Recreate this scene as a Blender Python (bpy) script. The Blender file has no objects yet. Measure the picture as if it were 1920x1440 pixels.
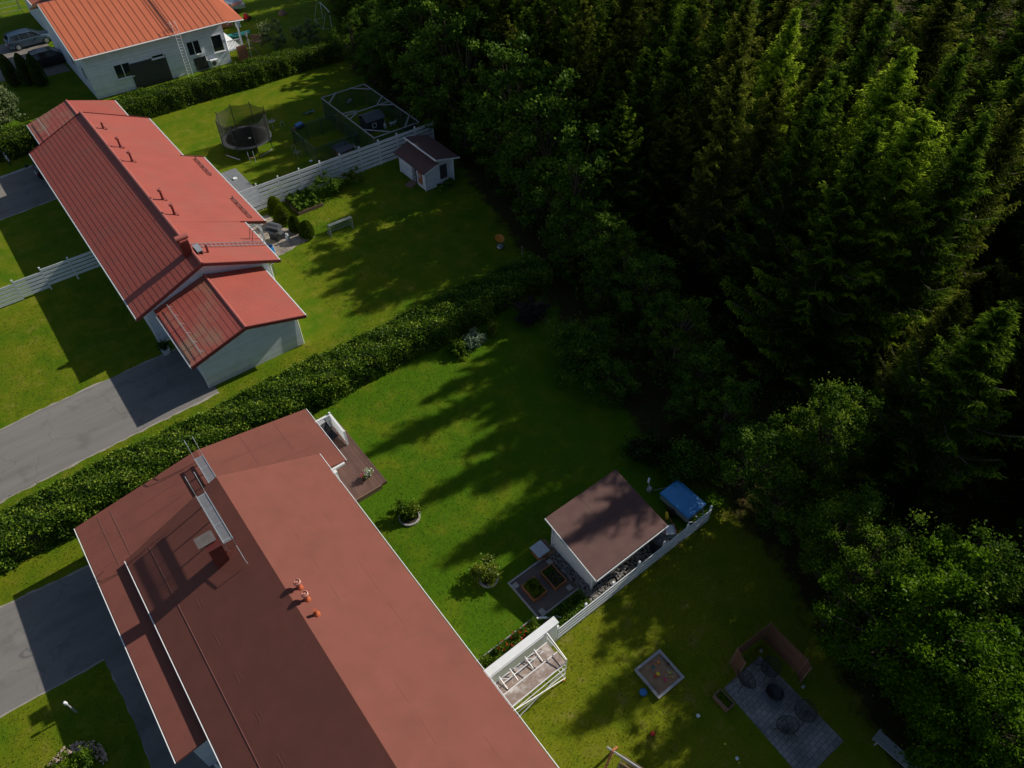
import bpy, math, random
import numpy as np
from mathutils import Vector, Matrix
R = math.radians
sc = bpy.context.scene
# ---------------------------------------------------------------- camera
CAM_H, PITCH, YAW, FPX = 32.0, R(47.1), R(-38.26), 1352.0
cd = bpy.data.cameras.new("Camera"); cam = bpy.data.objects.new("Camera", cd)
sc.collection.objects.link(cam); sc.camera = cam
cam.location = (0, 0, CAM_H); cam.rotation_euler = (R(90) - PITCH, 0, YAW)
cd.sensor_width = 36; cd.lens = 36 * FPX / 1920; cd.clip_start = .5; cd.clip_end = 1500
# ---------------------------------------------------------------- world and sun
SUN_EL, SUN_AZ = 33.2, -4.0          # azimuth measured from +X (towards -Y)
w = bpy.data.worlds.new("World"); sc.world = w; w.use_nodes = True
nt = w.node_tree; bg = nt.nodes['Background']
sky = nt.nodes.new('ShaderNodeTexSky'); sky.sky_type = 'NISHITA'; sky.sun_disc = False
sky.sun_elevation = R(SUN_EL); sky.sun_rotation = R(90 - SUN_AZ)
nt.links.new(sky.outputs[0], bg.inputs[0]); bg.inputs[1].default_value = 0.068
sd = bpy.data.lights.new("Sun", 'SUN'); sun = bpy.data.objects.new("Sun", sd); sc.collection.objects.link(sun)
sd.energy = 4.6; sd.angle = R(.6); sd.color = (1, .93, .82)
e, a = R(SUN_EL), R(SUN_AZ)
S = Vector((math.cos(e) * math.cos(a), math.cos(e) * math.sin(a), math.sin(e)))
sun.rotation_euler = S.to_track_quat('Z', 'Y').to_euler(); sun.location = (60, 0, 60)
sc.view_settings.view_transform = 'Standard'; sc.view_settings.look = 'None'
sc.view_settings.exposure = 0.15; sc.view_settings.gamma = 1
sc.cycles.max_bounces = 6
C = sc.collection

# ---------------------------------------------------------------- helpers
def at(px, py, z=0.0):
    """world point at height z that the photograph shows at pixel px, py"""
    r, up = (px - 960) / FPX, -(py - 720) / FPX
    Y = math.cos(PITCH) + up * math.sin(PITCH); dz = -math.sin(PITCH) + up * math.cos(PITCH)
    c, s = math.cos(YAW), math.sin(YAW)
    t = (z - CAM_H) / dz
    return Vector(((c * r - s * Y) * t, (s * r + c * Y) * t, z))

def tag(o, label=None, cat=None, group=None, kind=None):
    for k, v in (('label', label), ('category', cat), ('group', group), ('kind', kind)):
        if v: o[k] = v
    return o

def thing(name, label, cat, loc=(0, 0, 0), rz=0, group=None):
    o = bpy.data.objects.new(name, None); C.objects.link(o)
    o.empty_display_size = .2
    o.location = loc; o.rotation_euler = (0, 0, rz)
    return tag(o, label, cat, group)

def copy_tree(o, parent=None):
    c = o.copy(); C.objects.link(c); c.parent = parent
    for ch in list(o.children): copy_tree(ch, c)
    return c

class MB:
    def __init__(s): s.v = []; s.f = []
    def add(s, vs, fs):
        b = len(s.v); s.v += [tuple(p) for p in vs]; s.f += [tuple(b + i for i in f) for f in fs]; return s
    def box(s, x0, y0, z0, x1, y1, z1):
        vs = [(x, y, z) for z in (z0, z1) for x, y in ((x0, y0), (x1, y0), (x1, y1), (x0, y1))]
        return s.add(vs, [(3, 2, 1, 0), (4, 5, 6, 7), (0, 1, 5, 4), (1, 2, 6, 5), (2, 3, 7, 6), (3, 0, 4, 7)])
    def bar(s, p, q, w, h=None, up=(0, 0, 1)):
        p, q = Vector(p), Vector(q); h = h or w; d = (q - p).normalized(); up = Vector(up)
        if abs(d.dot(up)) > .98: up = Vector((0, 1, 0))
        a = d.cross(up).normalized() * w / 2; b = a.cross(d).normalized() * h / 2
        vs = [e + i * a + j * b for e in (p, q) for i, j in ((-1, -1), (1, -1), (1, 1), (-1, 1))]
        return s.add(vs, [(3, 2, 1, 0), (4, 5, 6, 7), (0, 1, 5, 4), (1, 2, 6, 5), (2, 3, 7, 6), (3, 0, 4, 7)])
    def tube(s, p, q, r, r2=None, n=8, cap=True):
        p, q = Vector(p), Vector(q); r2 = r if r2 is None else r2; d = (q - p).normalized()
        up = Vector((0, 0, 1)) if abs(d.z) < .95 else Vector((1, 0, 0))
        a = d.cross(up).normalized(); b = a.cross(d)
        vs = []
        for e, rr in ((p, r), (q, r2)):
            vs += [e + (a * math.cos(2 * math.pi * i / n) + b * math.sin(2 * math.pi * i / n)) * rr for i in range(n)]
        fs = [(i, (i + 1) % n, n + (i + 1) % n, n + i) for i in range(n)]
        if cap: fs += [tuple(range(n))[::-1], tuple(range(n, 2 * n))]
        return s.add(vs, fs)
    def path(s, pts, r, n=6):
        for p, q in zip(pts, pts[1:]): s.tube(p, q, r, n=n)
        return s
    def lathe(s, prof, c=(0, 0, 0), n=20, sx=1, sy=1):
        c = Vector(c); vs = []
        for r, z in prof:
            vs += [c + Vector((r * sx * math.cos(2 * math.pi * i / n), r * sy * math.sin(2 * math.pi * i / n), z)) for i in range(n)]
        fs = [(k * n + i, k * n + (i + 1) % n, (k + 1) * n + (i + 1) % n, (k + 1) * n + i) for k in range(len(prof) - 1) for i in range(n)]
        if prof[0][0] > 1e-4: fs.append(tuple(range(n))[::-1])
        if prof[-1][0] > 1e-4: fs.append(tuple(range((len(prof) - 1) * n, len(prof) * n)))
        return s.add(vs, fs)
    def prism(s, pts, z0, z1):
        n = len(pts); vs = [(x, y, z0) for x, y in pts] + [(x, y, z1) for x, y in pts]
        return s.add(vs, [tuple(range(n))[::-1], tuple(range(n, 2 * n))] + [(i, (i + 1) % n, n + (i + 1) % n, n + i) for i in range(n)])
    def slab(s, ps, t):
        """sheet through four points with thickness t below"""
        ps = [Vector(p) for p in ps]; n = len(ps)
        vs = ps + [p - Vector((0, 0, t)) for p in ps]
        return s.add(vs, [tuple(range(n)), tuple(range(n, 2 * n))[::-1]] + [(i, n + i, n + (i + 1) % n, (i + 1) % n) for i in range(n)])
    def torus(s, c, R_, r, n=20, m=6, sy=1, tilt=None):
        vs = []
        for i in range(n):
            a = 2 * math.pi * i / n
            for j in range(m):
                b = 2 * math.pi * j / m; rr = R_ + r * math.cos(b)
                p = Vector((rr * math.cos(a), rr * sy * math.sin(a), r * math.sin(b)))
                if tilt: p = tilt @ p
                vs.append(p + Vector(c))
        return s.add(vs, [(i * m + j, i * m + (j + 1) % m, ((i + 1) % n) * m + (j + 1) % m, ((i + 1) % n) * m + j) for i in range(n) for j in range(m)])
    def xf(s, M):
        s.v = [tuple(M @ Vector(p)) for p in s.v]; return s
    def build(s, name, mat, parent=None, smooth=False, fixn=True):
        me = bpy.data.meshes.new(name); me.from_pydata(s.v, [], s.f)
        import bmesh
        if fixn:
            bm = bmesh.new(); bm.from_mesh(me); bmesh.ops.recalc_face_normals(bm, faces=bm.faces); bm.to_mesh(me); bm.free()
        if smooth:
            for p in me.polygons: p.use_smooth = True
            try: me.set_sharp_from_angle(angle=R(40))
            except Exception: pass
        o = bpy.data.objects.new(name, me); me.materials.append(mat); C.objects.link(o)
        if parent: o.parent = parent
        return o

# ---------------------------------------------------------------- materials
def mat(name, col, rough=.7, var=.12, scale=3.0, bump=0.0, bscale=30, metal=0, spec=.5, emit=None, alpha=1, dirt=None, dscale=.8, damt=.5):
    m = bpy.data.materials.new(name); m.use_nodes = True; n = m.node_tree.nodes; l = m.node_tree.links
    b = n['Principled BSDF']; b.inputs['Roughness'].default_value = rough; b.inputs['Metallic'].default_value = metal
    b.inputs['Specular IOR Level'].default_value = spec
    tc = n.new('ShaderNodeTexCoord'); no = n.new('ShaderNodeTexNoise'); no.inputs['Scale'].default_value = scale; no.inputs['Detail'].default_value = 6
    l.new(tc.outputs['Object'], no.inputs['Vector'])
    mr = n.new('ShaderNodeMapRange'); mr.inputs[1].default_value = .25; mr.inputs[2].default_value = .75
    mr.inputs[3].default_value = 1 - var; mr.inputs[4].default_value = 1 + var
    l.new(no.outputs[0], mr.inputs[0])
    mx = n.new('ShaderNodeVectorMath'); mx.operation = 'SCALE'; mx.inputs[0].default_value = col[:3]
    l.new(mr.outputs[0], mx.inputs['Scale']); out = mx.outputs[0]
    if dirt:
        d = n.new('ShaderNodeTexNoise'); d.inputs['Scale'].default_value = dscale; d.inputs['Detail'].default_value = 8; d.inputs['Roughness'].default_value = .65
        l.new(tc.outputs['Object'], d.inputs['Vector'])
        r2 = n.new('ShaderNodeMapRange'); r2.inputs[1].default_value = .48; r2.inputs[2].default_value = .72; r2.inputs[4].default_value = damt
        l.new(d.outputs[0], r2.inputs[0])
        mm = n.new('ShaderNodeMix'); mm.data_type = 'RGBA'; l.new(r2.outputs[0], mm.inputs[0]); l.new(out, mm.inputs[6]); mm.inputs[7].default_value = (*dirt, 1)
        out = mm.outputs[2]
    l.new(out, b.inputs['Base Color'])
    if bump:
        bn = n.new('ShaderNodeTexNoise'); bn.inputs['Scale'].default_value = bscale; bn.inputs['Detail'].default_value = 4
        l.new(tc.outputs['Object'], bn.inputs['Vector'])
        bp = n.new('ShaderNodeBump'); bp.inputs['Strength'].default_value = bump; bp.inputs['Distance'].default_value = .02
        l.new(bn.outputs[0], bp.inputs['Height']); l.new(bp.outputs[0], b.inputs['Normal'])
    if alpha < 1: b.inputs['Alpha'].default_value = alpha
    return m

def boards(name, col, axis='Z', pitch=.14, rough=.6, gap=.12, dark=.45, var=.08, dirt=None):
    """painted boards: thin dark joint every pitch metres along one axis"""
    m = mat(name, col, rough, var, 2.0, dirt=dirt, damt=.35); n = m.node_tree.nodes; l = m.node_tree.links; b = n['Principled BSDF']
    tc = n.new('ShaderNodeTexCoord'); sp = n.new('ShaderNodeSeparateXYZ'); l.new(tc.outputs['Object'], sp.inputs[0])
    dv = n.new('ShaderNodeMath'); dv.operation = 'DIVIDE'; l.new(sp.outputs[axis], dv.inputs[0]); dv.inputs[1].default_value = pitch
    fr = n.new('ShaderNodeMath'); fr.operation = 'FRACT'; l.new(dv.outputs[0], fr.inputs[0])
    lt = n.new('ShaderNodeMath'); lt.operation = 'LESS_THAN'; l.new(fr.outputs[0], lt.inputs[0]); lt.inputs[1].default_value = gap
    fl = n.new('ShaderNodeMath'); fl.operation = 'FLOOR'; l.new(dv.outputs[0], fl.inputs[0])
    wn = n.new('ShaderNodeTexWhiteNoise'); wn.noise_dimensions = '1D'; l.new(fl.outputs[0], wn.inputs['W'])
    mr = n.new('ShaderNodeMapRange'); mr.inputs[3].default_value = 1 - var; mr.inputs[4].default_value = 1 + var * .5; l.new(wn.outputs[0], mr.inputs[0])
    src = b.inputs['Base Color'].links[0].from_socket
    s1 = n.new('ShaderNodeVectorMath'); s1.operation = 'SCALE'; l.new(src, s1.inputs[0]); l.new(mr.outputs[0], s1.inputs['Scale'])
    mx = n.new('ShaderNodeMix'); mx.data_type = 'RGBA'; l.new(lt.outputs[0], mx.inputs[0]); l.new(s1.outputs[0], mx.inputs[6])
    mx.inputs[7].default_value = tuple(c * dark for c in col[:3]) + (1,); l.new(mx.outputs[2], b.inputs['Base Color'])
    bp = n.new('ShaderNodeBump'); bp.inputs['Strength'].default_value = .6; bp.inputs['Distance'].default_value = .01; bp.invert = True
    l.new(lt.outputs[0], bp.inputs['Height']); l.new(bp.outputs[0], b.inputs['Normal'])
    return m

GREENS = ('birch_leaves', 'maple_leaves', 'dark_alder_leaves', 'hedge_leaves', 'far_hedge_leaves', 'dark_shrub_leaves', 'thuja_sprays', 'dark_thuja_sprays', 'vegetable_leaves')
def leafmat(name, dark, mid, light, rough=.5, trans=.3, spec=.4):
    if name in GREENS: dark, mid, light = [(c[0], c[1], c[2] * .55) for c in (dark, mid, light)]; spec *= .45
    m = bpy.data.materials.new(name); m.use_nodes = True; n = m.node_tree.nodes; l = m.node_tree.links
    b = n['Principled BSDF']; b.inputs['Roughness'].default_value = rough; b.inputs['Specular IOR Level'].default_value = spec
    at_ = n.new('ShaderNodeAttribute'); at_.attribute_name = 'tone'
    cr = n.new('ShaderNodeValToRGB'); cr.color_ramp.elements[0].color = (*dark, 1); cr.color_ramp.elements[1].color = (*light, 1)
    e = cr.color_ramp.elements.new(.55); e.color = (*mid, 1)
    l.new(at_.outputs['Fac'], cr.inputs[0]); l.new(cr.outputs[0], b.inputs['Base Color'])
    tr = n.new('ShaderNodeBsdfTranslucent'); l.new(cr.outputs[0], tr.inputs[0])
    mx = n.new('ShaderNodeMixShader'); mx.inputs[0].default_value = trans
    l.new(b.outputs[0], mx.inputs[1]); l.new(tr.outputs[0], mx.inputs[2]); l.new(mx.outputs[0], n['Material Output'].inputs[0])
    return m

M = {}
M['siding'] = boards('white_siding', (.72, .76, .84), 'Z', .16, dark=.6, gap=.1)
M['white'] = mat('white_paint', (.74, .76, .76), .5, .06, 2, dirt=(.4, .42, .38), damt=.25)
M['fencewhite'] = mat('white_fence_paint', (.70, .73, .74), .55, .08, 1.5, dirt=(.42, .45, .42), damt=.3)
M['felt'] = mat('brown_red_roofing_felt', (.198, .068, .050), .85, .08, 1.2, bump=.5, bscale=140, spec=.2, dirt=(.160, .060, .046), dscale=.4, damt=.8)
M['tile'] = mat('red_metal_tile', (.33, .078, .056), .5, .07, .7, spec=.3, dirt=(.27, .095, .07), dscale=.5, damt=.7)
M['tilemoss'] = mat('red_tile_with_lichen', (.34, .085, .065), .55, .08, 1, spec=.3, dirt=(.26, .17, .11), dscale=.5, damt=.9)
M['tiletrim'] = mat('red_metal_trim', (.36, .10, .08), .5, .06, 1)
M['orange'] = mat('orange_red_seamed_metal', (.47, .130, .062), .5, .05, .8, spec=.4)
M['brownroof'] = mat('dark_brown_felt', (.105, .052, .045), .9, .12, 2, bump=.3, bscale=90, dirt=(.15, .09, .07), dscale=1.4, damt=.35)
M['gutter'] = mat('white_gutter', (.75, .75, .75), .35, .03)
M['darktrim'] = mat('dark_red_bargeboard', (.10, .016, .014), .5, .05)
M['galv'] = mat('galvanised_steel', (.42, .46, .48), .4, .12, 8, metal=.5)
M['darkmetal'] = mat('dark_metal', (.05, .055, .06), .45, .1)
M['black'] = mat('black_plastic', (.012, .013, .014), .5, .1)
M['glass'] = mat('dark_window_glass', (.02, .025, .03), .08, .1, spec=.8)
M['panel'] = boards('charcoal_wall_panel', (.045, .048, .052), 'X', .12, dark=.5)
M['redvent'] = mat('terracotta_plastic', (.42, .10, .04), .45, .05)
M['pinkvent'] = mat('faded_pink_plastic', (.50, .22, .17), .5, .05)
M['redflue'] = mat('dark_red_metal_cladding', (.11, .016, .013), .4, .08)
M['deck'] = boards('brown_stained_decking', (.12, .062, .046), 'X', .12, dark=.25, var=.2)
M['greydeck'] = boards('grey_weathered_decking', (.19, .20, .21), 'X', .13, dark=.3, var=.15)
M['wood'] = mat('weathered_wood', (.20, .12, .08), .8, .2, 6)
M['orangewood'] = mat('orange_stained_wood', (.34, .13, .045), .7, .15, 6)
M['screenwood'] = boards('brown_slat_screen', (.20, .09, .055), 'Z', .09, dark=.35, var=.2)
M['greywood'] = mat('silver_grey_wood', (.33, .33, .33), .8, .15, 6)
M['sand'] = mat('damp_sand', (.30, .19, .11), .95, .15, 5, bump=.6, bscale=18)
M['soil'] = mat('dark_soil', (.035, .024, .018), .95, .25, 8, bump=.6, bscale=25)
M['stone'] = mat('grey_stones', (.20, .185, .17), .85, .35, 1.7, bump=.3)
M['rosestone'] = mat('pinkish_rubble', (.40, .30, .25), .85, .35, 3)
M['gravel'] = mat('brown_grey_gravel', (.13, .105, .095), .95, .35, 22, bump=.8, bscale=45)
M['concrete'] = mat('pale_concrete', (.36, .35, .33), .85, .12, 4)
M['blue'] = mat('blue_plastic', (.01, .13, .38), .35, .05)
M['tarp'] = mat('blue_tarpaulin', (.04, .25, .55), .45, .08, 3, bump=.5, bscale=6)
M['red'] = mat('red_plastic', (.55, .01, .01), .4, .05)
M['yellow'] = mat('yellow_plastic', (.75, .52, .01), .4, .05)
M['orangep'] = mat('orange_plastic', (.70, .22, .02), .4, .05)
M['teal'] = mat('teal_plastic', (.12, .32, .33), .4, .05)
M['kayak'] = mat('turquoise_plastic', (.08, .50, .42), .35, .05)
M['pink'] = mat('hot_pink_plastic', (.75, .02, .14), .4, .05)
M['lime'] = mat('lime_plastic', (.42, .50, .05), .4, .05)
M['paleblue'] = mat('pale_blue_tarpaulin', (.45, .56, .66), .45, .12, 3, bump=.3, bscale=5)
M['net'] = mat('black_safety_net', (.022, .024, .022), .8, .05, alpha=.62)
M['weave'] = mat('black_wire_weave', (.015, .016, .016), .7, .05, alpha=.22)
M['greennet'] = mat('dark_green_mesh', (.012, .04, .03), .7, .05, alpha=.45)
M['goalnet'] = mat('pale_goal_net', (.30, .34, .32), .8, .05, alpha=.38)
M['bark'] = mat('tree_bark', (.085, .06, .045), .9, .3, 5, bump=.6, bscale=14)
M['paving'] = mat('concrete_pavers', (.30, .27, .23), .85, .15, 2, dirt=(.12, .10, .08), dscale=1.2, damt=.6)
M['skin'] = mat('hen_white', (.6, .58, .52), .8, .05)

def pavers(name, col, w, h, joint=(.05, .045, .04)):
    m = mat(name, col, .85, .1, 2); n = m.node_tree.nodes; l = m.node_tree.links; b = n['Principled BSDF']
    tc = n.new('ShaderNodeTexCoord'); br = n.new('ShaderNodeTexBrick'); l.new(tc.outputs['Object'], br.inputs[0])
    br.inputs['Scale'].default_value = 1; br.inputs['Brick Width'].default_value = w; br.inputs['Row Height'].default_value = h
    br.inputs['Mortar Size'].default_value = .012; br.inputs['Color1'].default_value = (*[c * 1.12 for c in col], 1)
    br.inputs['Color2'].default_value = (*[c * .82 for c in col], 1); br.inputs['Mortar'].default_value = (*joint, 1)
    no = n.new('ShaderNodeTexNoise'); no.inputs['Scale'].default_value = 1.3; no.inputs['Detail'].default_value = 8; l.new(tc.outputs['Object'], no.inputs[0])
    mr = n.new('ShaderNodeMapRange'); mr.inputs[1].default_value = .3; mr.inputs[2].default_value = .7; mr.inputs[3].default_value = .6; mr.inputs[4].default_value = 1.2; l.new(no.outputs[0], mr.inputs[0])
    s1 = n.new('ShaderNodeVectorMath'); s1.operation = 'SCALE'; l.new(br.outputs[0], s1.inputs[0]); l.new(mr.outputs[0], s1.inputs['Scale'])
    l.new(s1.outputs[0], b.inputs['Base Color']); return m
M['pavers'] = pavers('grey_patio_pavers', (.30, .27, .25), .30, .20, (.12, .115, .12))
M['oldpavers'] = pavers('old_beige_pavers', (.33, .28, .23), .4, .4, (.07, .08, .03))

def asphalt(name, base):
    m = mat(name, base, .9, .12, 60, bump=.4, bscale=120, spec=.3); n = m.node_tree.nodes; l = m.node_tree.links; b = n['Principled BSDF']
    tc = n.new('ShaderNodeTexCoord'); mp = n.new('ShaderNodeMapping'); mp.inputs['Scale'].default_value = (.12, 1.1, 1); l.new(tc.outputs['Object'], mp.inputs[0])
    no = n.new('ShaderNodeTexNoise'); no.inputs['Scale'].default_value = 1.0; no.inputs['Detail'].default_value = 8; no.inputs['Roughness'].default_value = .6; l.new(mp.outputs[0], no.inputs[0])
    mr = n.new('ShaderNodeMapRange'); mr.inputs[1].default_value = .3; mr.inputs[2].default_value = .7; mr.inputs[3].default_value = .82; mr.inputs[4].default_value = 1.16; l.new(no.outputs[0], mr.inputs[0])
    src = b.inputs['Base Color'].links[0].from_socket
    s1 = n.new('ShaderNodeVectorMath'); s1.operation = 'SCALE'; l.new(src, s1.inputs[0]); l.new(mr.outputs[0], s1.inputs['Scale'])
    vo = n.new('ShaderNodeTexVoronoi'); vo.feature = 'DISTANCE_TO_EDGE'; vo.inputs['Scale'].default_value = .33; wv = n.new('ShaderNodeTexNoise'); wv.inputs['Scale'].default_value = 1.4; wv.inputs['Detail'].default_value = 6; l.new(tc.outputs['Object'], wv.inputs[0])
    ad_ = n.new('ShaderNodeVectorMath'); ad_.operation = 'ADD'; l.new(tc.outputs['Object'], ad_.inputs[0]); l.new(wv.outputs[1], ad_.inputs[1]); l.new(ad_.outputs[0], vo.inputs['Vector'])
    cr = n.new('ShaderNodeMapRange'); l.new(vo.outputs['Distance'], cr.inputs[0]); cr.inputs[1].default_value = .0; cr.inputs[2].default_value = .014; cr.inputs[3].default_value = .55; cr.inputs[4].default_value = 0
    sn = n.new('ShaderNodeTexNoise'); sn.inputs['Scale'].default_value = .7; sn.inputs['Detail'].default_value = 7; l.new(tc.outputs['Object'], sn.inputs[0])
    sr_ = n.new('ShaderNodeMapRange'); l.new(sn.outputs[0], sr_.inputs[0]); sr_.inputs[1].default_value = .58; sr_.inputs[2].default_value = .74; sr_.inputs[4].default_value = .35
    mk = n.new('ShaderNodeMath'); mk.operation = 'MULTIPLY'; l.new(cr.outputs[0], mk.inputs[0]); l.new(wv.outputs[0], mk.inputs[1])
    mx2 = n.new('ShaderNodeMath'); mx2.operation = 'MAXIMUM'; l.new(mk.outputs[0], mx2.inputs[0]); l.new(sr_.outputs[0], mx2.inputs[1])
    mm = n.new('ShaderNodeMix'); mm.data_type = 'RGBA'; l.new(mx2.outputs[0], mm.inputs[0]); l.new(s1.outputs[0], mm.inputs[6]); mm.inputs[7].default_value = (.05, .048, .045, 1); l.new(mm.outputs[2], b.inputs['Base Color'])
    return m
M['asphalt'] = asphalt('grey_asphalt', (.175, .165, .155))
M['asphalt2'] = asphalt('pale_asphalt', (.20, .18, .16))

L_ = {}
L_['spruce'] = leafmat('spruce_needles', (.014, .030, .006), (.048, .098, .010), (.21, .31, .022), .8, .42, .0)
L_['spruceold'] = leafmat('olive_spruce_needles', (.020, .030, .006), (.080, .105, .014), (.28, .30, .035), .8, .42, .0)
L_['sprucesunlit'] = leafmat('sun_brightened_spruce_needles', (.022, .05, .004), (.14, .24, .014), (.52, .66, .05), .8, .5, .0)  # sunlit look of the bright spruces is put into this paler needle colour
L_['birch'] = leafmat('birch_leaves', (.035, .08, .012), (.08, .155, .018), (.27, .35, .05), .5, .45, .25)
L_['maple'] = leafmat('maple_leaves', (.03, .085, .006), (.08, .17, .010), (.22, .36, .025), .5, .5, .25)
L_['darkdec'] = leafmat('dark_alder_leaves', (.025, .06, .014), (.085, .17, .030), (.23, .34, .06), .55, .42, .2)
L_['hedge'] = leafmat('hedge_leaves', (.03, .07, .010), (.11, .20, .025), (.38, .47, .10), .45, .4, .3)
L_['farhedge'] = leafmat('far_hedge_leaves', (.03, .065, .012), (.09, .16, .022), (.26, .33, .06), .45, .4, .25)
L_['dshrub'] = leafmat('dark_shrub_leaves', (.014, .03, .012), (.03, .06, .022), (.07, .11, .035), .5, .3, .2)
L_['purple'] = leafmat('dark_purple_leaves', (.02, .014, .015), (.05, .036, .036), (.09, .068, .06), .5, .2, .2)
L_['thuja'] = leafmat('thuja_sprays', (.035, .07, .005), (.12, .18, .012), (.26, .32, .03), .6, .35, .15)
L_['thujadark'] = leafmat('dark_thuja_sprays', (.02, .045, .008), (.06, .11, .016), (.14, .19, .03), .6, .35, .15)
L_['herb'] = leafmat('vegetable_leaves', (.06, .12, .02), (.13, .24, .04), (.32, .42, .12), .5, .35, .2)
L_['pale'] = leafmat('white_edged_leaves', (.06, .11, .06), (.18, .25, .14), (.5, .55, .42), .45, .3, .2)
L_['willow'] = leafmat('silver_willow_leaves', (.05, .09, .025), (.16, .21, .08), (.38, .42, .20), .45, .4, .2)
L_['flowerred'] = leafmat('red_petals', (.4, .004, .004), (.55, .01, .008), (.7, .02, .01), .5, .3)
L_['flowerwhite'] = leafmat('white_petals', (.6, .62, .5), (.75, .75, .7), (.8, .8, .8), .5, .3)
L_['flowerpink'] = leafmat('pink_petals', (.4, .02, .1), (.6, .05, .18), (.7, .1, .3), .5, .3)
L_['yellowleaf'] = leafmat('yellow_green_leaves', (.05, .09, .005), (.16, .22, .01), (.36, .38, .02), .5, .35)

# ---------------------------------------------------------------- leaf meshes
def leafmesh(name, P, size, rng, el=1.6, tone=None, dirs=None, flat=0.0):
    """one small diamond face per leaf; P (n,3)"""
    n = len(P); size = np.broadcast_to(size, (n,)) * rng.uniform(.7, 1.3, n)
    u = rng.normal(size=(n, 3)) if dirs is None else dirs + rng.normal(size=(n, 3)) * .35
    if flat: u[:, 2] *= (1 - flat)
    u /= np.linalg.norm(u, axis=1)[:, None] + 1e-9
    r = rng.normal(size=(n, 3)); r[:, 2] *= (1 - flat); v = np.cross(u, r); v = np.cross(v, u) if False else v
    v /= np.linalg.norm(v, axis=1)[:, None] + 1e-9
    a = u * (size * el / 2)[:, None]; b = v * (size / 2)[:, None]
    V = np.empty((n, 4, 3), np.float32); V[:, 0] = P - a; V[:, 1] = P + b - a * .1; V[:, 2] = P + a; V[:, 3] = P - b - a * .1
    me = bpy.data.meshes.new(name); me.vertices.add(4 * n); me.vertices.foreach_set('co', V.ravel())
    me.loops.add(4 * n); me.loops.foreach_set('vertex_index', np.arange(4 * n, dtype=np.int32))
    me.polygons.add(n); me.polygons.foreach_set('loop_start', np.arange(0, 4 * n, 4, dtype=np.int32))
    try: me.polygons.foreach_set('loop_total', np.full(n, 4, dtype=np.int32))
    except Exception: pass
    t = rng.uniform(0, 1, n) if tone is None else np.clip(tone + rng.normal(size=n) * .12, 0, 1)
    at_ = me.attributes.new('tone', 'FLOAT', 'POINT'); at_.data.foreach_set('value', np.repeat(t, 4).astype(np.float32))
    me.update(calc_edges=True); me.validate()
    return me

def leafobj(name, P, size, m, rng, parent=None, **k):
    me = leafmesh(name, np.asarray(P, float), size, rng, **k); me.materials.append(m)
    o = bpy.data.objects.new(name, me); C.objects.link(o)
    if parent: o.parent = parent
    return o

def meshonly(mb, name, m):
    me = bpy.data.meshes.new(name); me.from_pydata(mb.v, [], mb.f); me.materials.append(m)
    for p in me.polygons: p.use_smooth = True
    return me

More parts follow.
